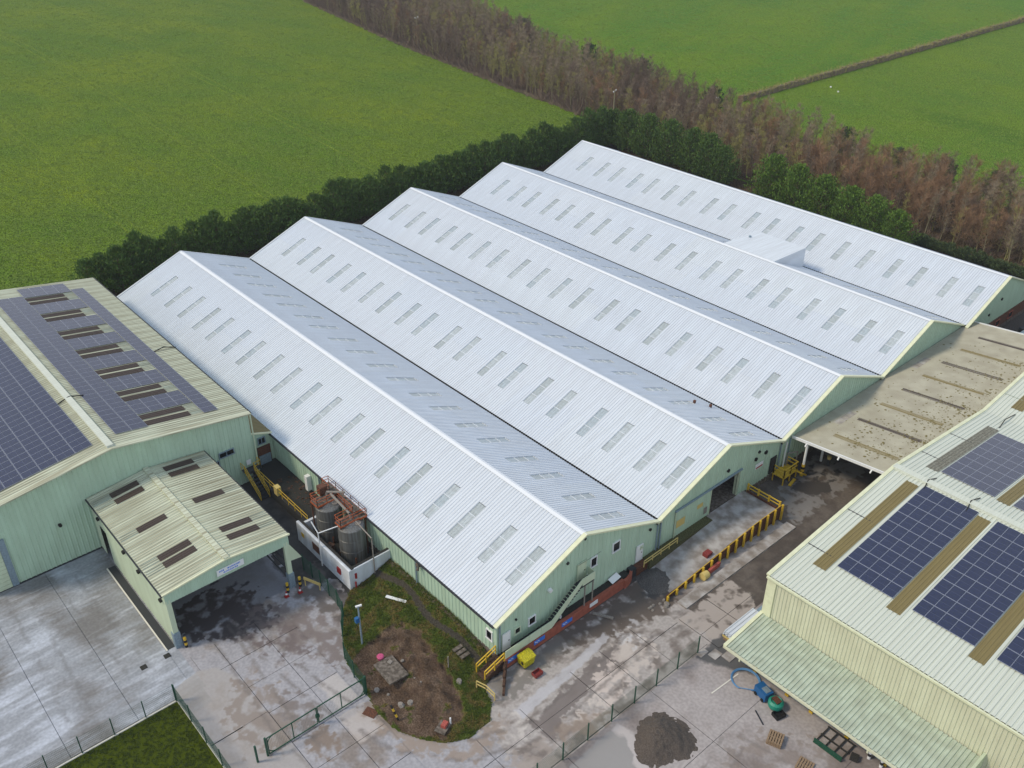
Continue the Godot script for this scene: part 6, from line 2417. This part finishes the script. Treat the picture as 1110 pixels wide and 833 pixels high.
func build_trees() -> void:
	# evergreens: hedge behind the halls, then two groups of taller ones along the side
	var kinds := []
	for k in 3:
		kinds.append(two_part("hedge_conifer", conifer_meshes(100 + k, 7.0, 2.2, 2600), M.bark, M.conifer, "dark conifer standing in the unbroken tall hedge behind the gabled halls", "conifer", "conifers in the tall hedge behind the halls"))
	rng.seed = 200
	var spots := []
	var x := 0.6
	while x < 116.0:
		spots.append(V3(x, 0, -92.5 + rng.randf_range(-0.6, 0.6) - 0.012 * x))
		x += rng.randf_range(1.4, 2.3)
	for i in spots.size():
		var p: Vector3 = spots[i]
		var h := (7.0 + 1.3 * p.x / 115.0) / 7.0 * rng.randf_range(0.78, 1.18)
		var w := rng.randf_range(0.95, 1.25)
		var s := V3(w, h, w * 1.15)
		rng.seed = 300 + i
		if i < 3:
			var o: Node3D = kinds[i]
			o.position = p
			o.rotation.y = rng.randf() * TAU
			o.scale = s
		else:
			copy(kinds[rng.randi() % 3], p, rng.randf() * TAU, s)
	var big := []
	for k in 3:
		big.append(conifer_meshes(120 + k, 10.0, 3.7, 5400))
	var rows := [
		[112.5, -88.5, 9.2, "first"], [112.0, -82.5, 9.6, "second"], [111.5, -76.5, 9.8, "third"], [111.6, -70.5, 9.4, "fourth"], [111.0, -66.0, 9.4, "fifth"], [110.5, -62.3, 8.0, "last"],
		[109.0, -50.0, 9.6, "first"], [108.0, -44.0, 9.4, "second"], [107.5, -38.5, 9.0, "third"], [107.0, -33.0, 8.6, "fourth"], [106.5, -28.0, 8.4, "fifth"], [106.0, -23.6, 7.2, "last"]]
	for i in rows.size():
		var q = rows[i]
		rng.seed = 500 + i
		var far: bool = i < 6
		var o := two_part("tall_conifer", big[i % 3], M.bark, M.conifer if far else M.conifer_light, "%s from the left in the %s group of tall evergreens beside the rear hall" % [q[3], "darker far" if far else "brighter near"], "conifer", "tall evergreens beside the rear hall")
		o.position = V3(q[0], 0, q[1])
		o.rotation.y = rng.randf() * TAU
		var s: float = q[2] / 10.0
		o.scale = V3(s * rng.randf_range(1.0, 1.15), s, s * rng.randf_range(1.0, 1.15))
	# low ivy bank right of the rear hall
	var low := conifer_meshes(140, 2.4, 1.6, 900)
	var ms := []
	rng.seed = 61
	for i in 26:
		var z := -22.0 + i * 1.3
		ms.append(Transform3D(Basis(Vector3.UP, rng.randf() * TAU).scaled(V3(1, rng.randf_range(0.6, 0.9), 1)), V3(111.4 + rng.randf_range(-0.6, 0.6), 0, z)))
	scatter("ivy_bank", joined(low, M.bark, M.shrub), ms, "low dark green ivy bank along the right side of the rear hall", "ground cover")
	# bare trees
	var protos := []
	var looks := [
		["twig_purple", "bark", 8.6, 2.6, 0.25], ["twig_red", "bark", 8.2, 3.0, 0.28], ["twig_olive", "bark_olive", 9.2, 1.7, 0.25],
		["twig_grey", "bark_pale", 9.2, 1.7, 0.35], ["twig_purple", "bark_olive", 7.6, 2.8, 0.2], ["twig_red", "bark_pale", 7.4, 2.2, 0.3]]
	for k in looks.size():
		var l = looks[k]
		var ms2 := bare_tree_meshes(700 + k, l[2], l[3], l[4], 0.021)
		protos.append([ms2, M[l[1]], M[l[0]]])
	var all := []
	rng.seed = 900
	var z := 16.0
	while z > -360.0:
		var xx := 100.0
		while xx < 230.0:
			var p := Vector2(xx + rng.randf_range(-0.9, 0.9), z + rng.randf_range(-0.9, 0.9))
			if inside_belt(p.x, p.y, 0.0):
				all.append([p, rng.randi(), rng.randf(), rng.randf()])
			xx += 2.15
		z -= 2.15
	var eye := Vector2(-35.2, 41.7)
	all.sort_custom(func(a, b): return a[0].distance_squared_to(eye) < b[0].distance_squared_to(eye))
	var names := ["bare purple-brown tree in the wide belt right of the halls", "bare russet-twigged tree in the wide belt right of the halls", "slim olive-stemmed bare tree in the wide belt right of the halls", "pale-trunked grey bare tree in the wide belt right of the halls", "bare purple-brown tree with an olive trunk in the wide belt right of the halls", "small pale-trunked russet bare tree in the wide belt right of the halls"]
	var firsts := {}
	var far_spots := [[], [], [], [], [], []]
	var count := 0
	for i in all.size():
		var q = all[i]
		var p: Vector2 = q[0]
		# kinds gather in drifts; the far reach is mostly purple and olive
		var k: int = q[1] % 6
		var drift := sin(p.x * 0.11 + p.y * 0.05) + sin(p.y * 0.083 + 1.0)
		if (drift > 0.2 and q[2] < 0.6) or q[2] > 0.88:
			k = 2 if q[3] < 0.5 else 3
		elif drift < -0.5 and q[2] < 0.6:
			k = 1 if p.y > -70.0 else 0
		if p.y < -120.0 and (k == 1 or k == 5) and q[2] < 0.75:
			k = 4
		var s: float = 0.56 + q[3] * 0.40
		var turn: float = q[2] * TAU
		if count < 290:
			count += 1
			var o: Node3D
			if firsts.has(k):
				o = copy(firsts[k], V3(p.x, 0, p.y), turn, V3(s, s, s))
			else:
				o = two_part("bare_tree", protos[k][0], protos[k][1], protos[k][2], names[k], "bare tree", "%s bare trees in the belt" % ["purple-brown", "russet", "olive-stemmed", "pale grey", "olive-trunked purple-brown", "small russet"][k])
				o.position = V3(p.x, 0, p.y)
				o.rotation.y = turn
				o.scale = V3(s, s, s)
				firsts[k] = o
		else:
			far_spots[k].append(Transform3D(Basis(Vector3.UP, turn).scaled(V3(s, s, s)), V3(p.x, 0, p.y)))
	var far_names := ["purple-brown", "russet", "olive-stemmed", "pale grey", "purple-brown olive-trunked", "small russet"]
	for k in 6:
		if far_spots[k].size() > 0:
			scatter("distant_trees", joined(protos[k][0], protos[k][1], protos[k][2]), far_spots[k], "mass of %s bare trees in the far reach of the belt" % far_names[k], "trees")
	# brush on the woodland floor and along its field edge
	rng.seed = 1200
	var st := begin()
	for i in 60:
		var a := rng.randf() * TAU
		var d := Vector3(cos(a) * 0.7, rng.randf_range(0.5, 1.3), sin(a) * 0.7)
		var p0 := V3(rng.randf_range(-0.5, 0.5), 0, rng.randf_range(-0.5, 0.5))
		blade(st, p0, p0 + d * rng.randf_range(0.6, 1.1), 0.035)
	var brush := st.commit()
	brush.surface_set_material(0, M.twig_purple)
	var brush2: ArrayMesh = brush.duplicate()
	brush2.surface_set_material(0, M.twig_grey)
	var b1 := []
	for i in 2600:
		var p := Vector2(rng.randf_range(112, 215), rng.randf_range(-330, 18))
		if inside_belt(p.x, p.y, 0.3):
			var s := rng.randf_range(0.7, 1.6)
			b1.append(Transform3D(Basis(Vector3.UP, rng.randf() * TAU).scaled(V3(s, s, s)), V3(p.x, 0, p.y)))
	scatter("undergrowth", brush, b1, "brown brushwood under the bare trees", "undergrowth")
	var b2 := []
	var edge := [[121.5, -99], [125.0, -117], [129.4, -151], [139.3, -212], [156.2, -293], [176, -365]]
	for i in edge.size() - 1:
		var n := int(Vector2(edge[i][0], edge[i][1]).distance_to(Vector2(edge[i + 1][0], edge[i + 1][1])) / 0.7)
		for j in n:
			var f := float(j) / n
			var s := rng.randf_range(0.7, 1.2)
			b2.append(Transform3D(Basis(Vector3.UP, rng.randf() * TAU).scaled(V3(s, s * 0.8, s)), V3(lerpf(edge[i][0], edge[i + 1][0], f) + rng.randf_range(-0.6, 0.6), 0, lerpf(edge[i][1], edge[i + 1][1], f))))
	var b3 := []
	for i in edge.size() - 1:
		var n := int(Vector2(edge[i][0], edge[i][1]).distance_to(Vector2(edge[i + 1][0], edge[i + 1][1])) / 0.28)
		for j in n:
			var f := float(j) / n
			var s := rng.randf_range(1.6, 2.6)
			b3.append(Transform3D(Basis(Vector3.UP, rng.randf() * TAU).scaled(V3(s, s, s)), V3(lerpf(edge[i][0], edge[i + 1][0], f) + rng.randf_range(0.8, 7.0), 0, lerpf(edge[i][1], edge[i + 1][1], f))))
	scatter("edge_thicket", brush, b3, "purple-brown thicket just inside the left edge of the tree belt", "undergrowth")
	scatter("edge_brush", brush2, b2, "straw-coloured brush along the left edge of the tree belt", "undergrowth")
	# evergreen shrubs on the far edge of the belt
	var sh := conifer_meshes(150, 4.5, 2.4, 1500)
	var first: Node3D = null
	var sp := [[151.0, -96.0, "by the end of the field hedge"], [161.0, -128.0, "behind the bend of the belt"], [163.0, -150.0, "beside a pale tree at the far edge"], [176.0, -192.0, "far up the belt's right edge"], [145.5, -57.0, "at the paddock edge, above the brown crowns"], [142.0, -43.0, "at the paddock edge, right of the brown crowns"], [142.5, -34.0, "at the paddock edge, left of the rightmost pair"], [143.0, -24.0, "at the paddock edge, nearest the right border"]]
	for i in sp.size():
		var q = sp[i]
		rng.seed = 1300 + i
		var s := rng.randf_range(1.1, 1.6)
		var lab: String = "dark rounded evergreen shrub " + q[2]
		if first == null:
			first = two_part("evergreen_shrub", sh, M.bark, M.shrub, lab, "shrub", "evergreen shrubs on the far edge of the belt")
			first.position = V3(q[0], 0, q[1])
			first.scale = V3(s, s, s)
		else:
			copy(first, V3(q[0], 0, q[1]), rng.randf() * TAU, V3(s, s, s), lab)
	# field hedge running away between the two right-hand fields
	st = begin()
	rng.seed = 1400
	var hx := 164.0
	while hx < 520.0:
		var hz := -97.5 - 0.004 * (hx - 170.0)
		for i in 26:
			var p0 := V3(hx + rng.randf_range(-0.6, 0.6), rng.randf_range(0.0, 1.6), hz + rng.randf_range(-1.0, 1.0))
			blade(st, p0, p0 + wander(Vector3.UP, 0.8) * rng.randf_range(0.5, 1.0), 0.07)
		hx += 0.8
	var hedge := thing("field_hedge", "clipped brown field hedge running away between the two right-hand fields", "hedge", V3(340, 0, -98))
	stuff(part(hedge, "twigs", st, M.twig_olive))
	st = begin()
	hx = 164.0
	while hx < 520.0:
		var hz := -97.5 - 0.004 * (hx - 170.0)
		var w := rng.randf_range(0.5, 0.8)
		var h := rng.randf_range(1.1, 1.5)
		prism(st, [V3(hx, 0, hz - w), V3(hx, h, hz - w * 0.8), V3(hx, h + 0.12, hz), V3(hx, h, hz + w * 0.8), V3(hx, 0, hz + w)], V3(1.62, 0, 0))
		hx += 1.6
	part(hedge, "body", st, M.bark)
	# poles and small things in the fields
	pole(V3(140.0, 0, -201.0), 9.0, "thin telegraph pole with a crossarm at the far left edge of the belt")
	pole(V3(120.5, 0, -100.5), 9.2, "pole with a pale crossarm poking out above the corner of the tall hedge")
	for q in [[193.5, -90.4, "farther"], [190.6, -86.4, "nearer"]]:
		var t := thing("white_sack", "small white sack in the paddock, the %s of two" % q[2], "sack", V3(q[0], 0, q[1]), "white sacks in the paddock")
		st = begin()
		lathe(st, V3(q[0], 0, q[1]), [[0.2, 0.0], [0.26, 0.15], [0.2, 0.3], [0.1, 0.38], [0.0, 0.39]], 10)
		part(t, "sack", st, M.white)
	st = begin()
	prism(st, [V3(157.6, 0, -101.0), V3(160.0, 0, -101.0), V3(160.0, 1.0, -101.0), V3(157.6, 0.8, -101.0)], V3(0, 0, -1.2))
	single("field_trough", st, M.white, "pale trough at the corner of the far field beside the belt", "trough")

func pole(p: Vector3, h: float, label: String) -> void:
	var t := thing("telegraph_pole", label, "pole", p, "poles along the belt")
	var st := begin()
	tube(st, p, p + V3(0, h, 0), 0.16, 0.11, 8, true)
	part(t, "pole", st, M.bark_pale)
	st = begin()
	bar(st, p + V3(-0.9, h - 0.3, 0.4), p + V3(0.9, h - 0.3, -0.4), 0.14, 0.14)
	part(t, "crossarm", st, M.stone)
	for k in 3:
		st = begin()
		var c := p + V3(-0.8 + 0.8 * k, h - 0.22, 0.36 - 0.36 * k)
		lathe(st, c, [[0.09, 0.0], [0.11, 0.12], [0.05, 0.25], [0.0, 0.26]], 8)
		part(t, "insulator", st, M.white)

func _ready() -> void:
	setup_view()
	make_yard_texture()
	make_materials()
	make_panel_mesh()
	build_ground()
	build_halls()
	build_left_hall()
	build_right_hall()
	build_canopy()
	build_flat_canopy()
	build_dock_and_silos()
	build_front()
	build_ramp()
	build_bank()
	build_fences()
	build_right_yard()
	build_trees()
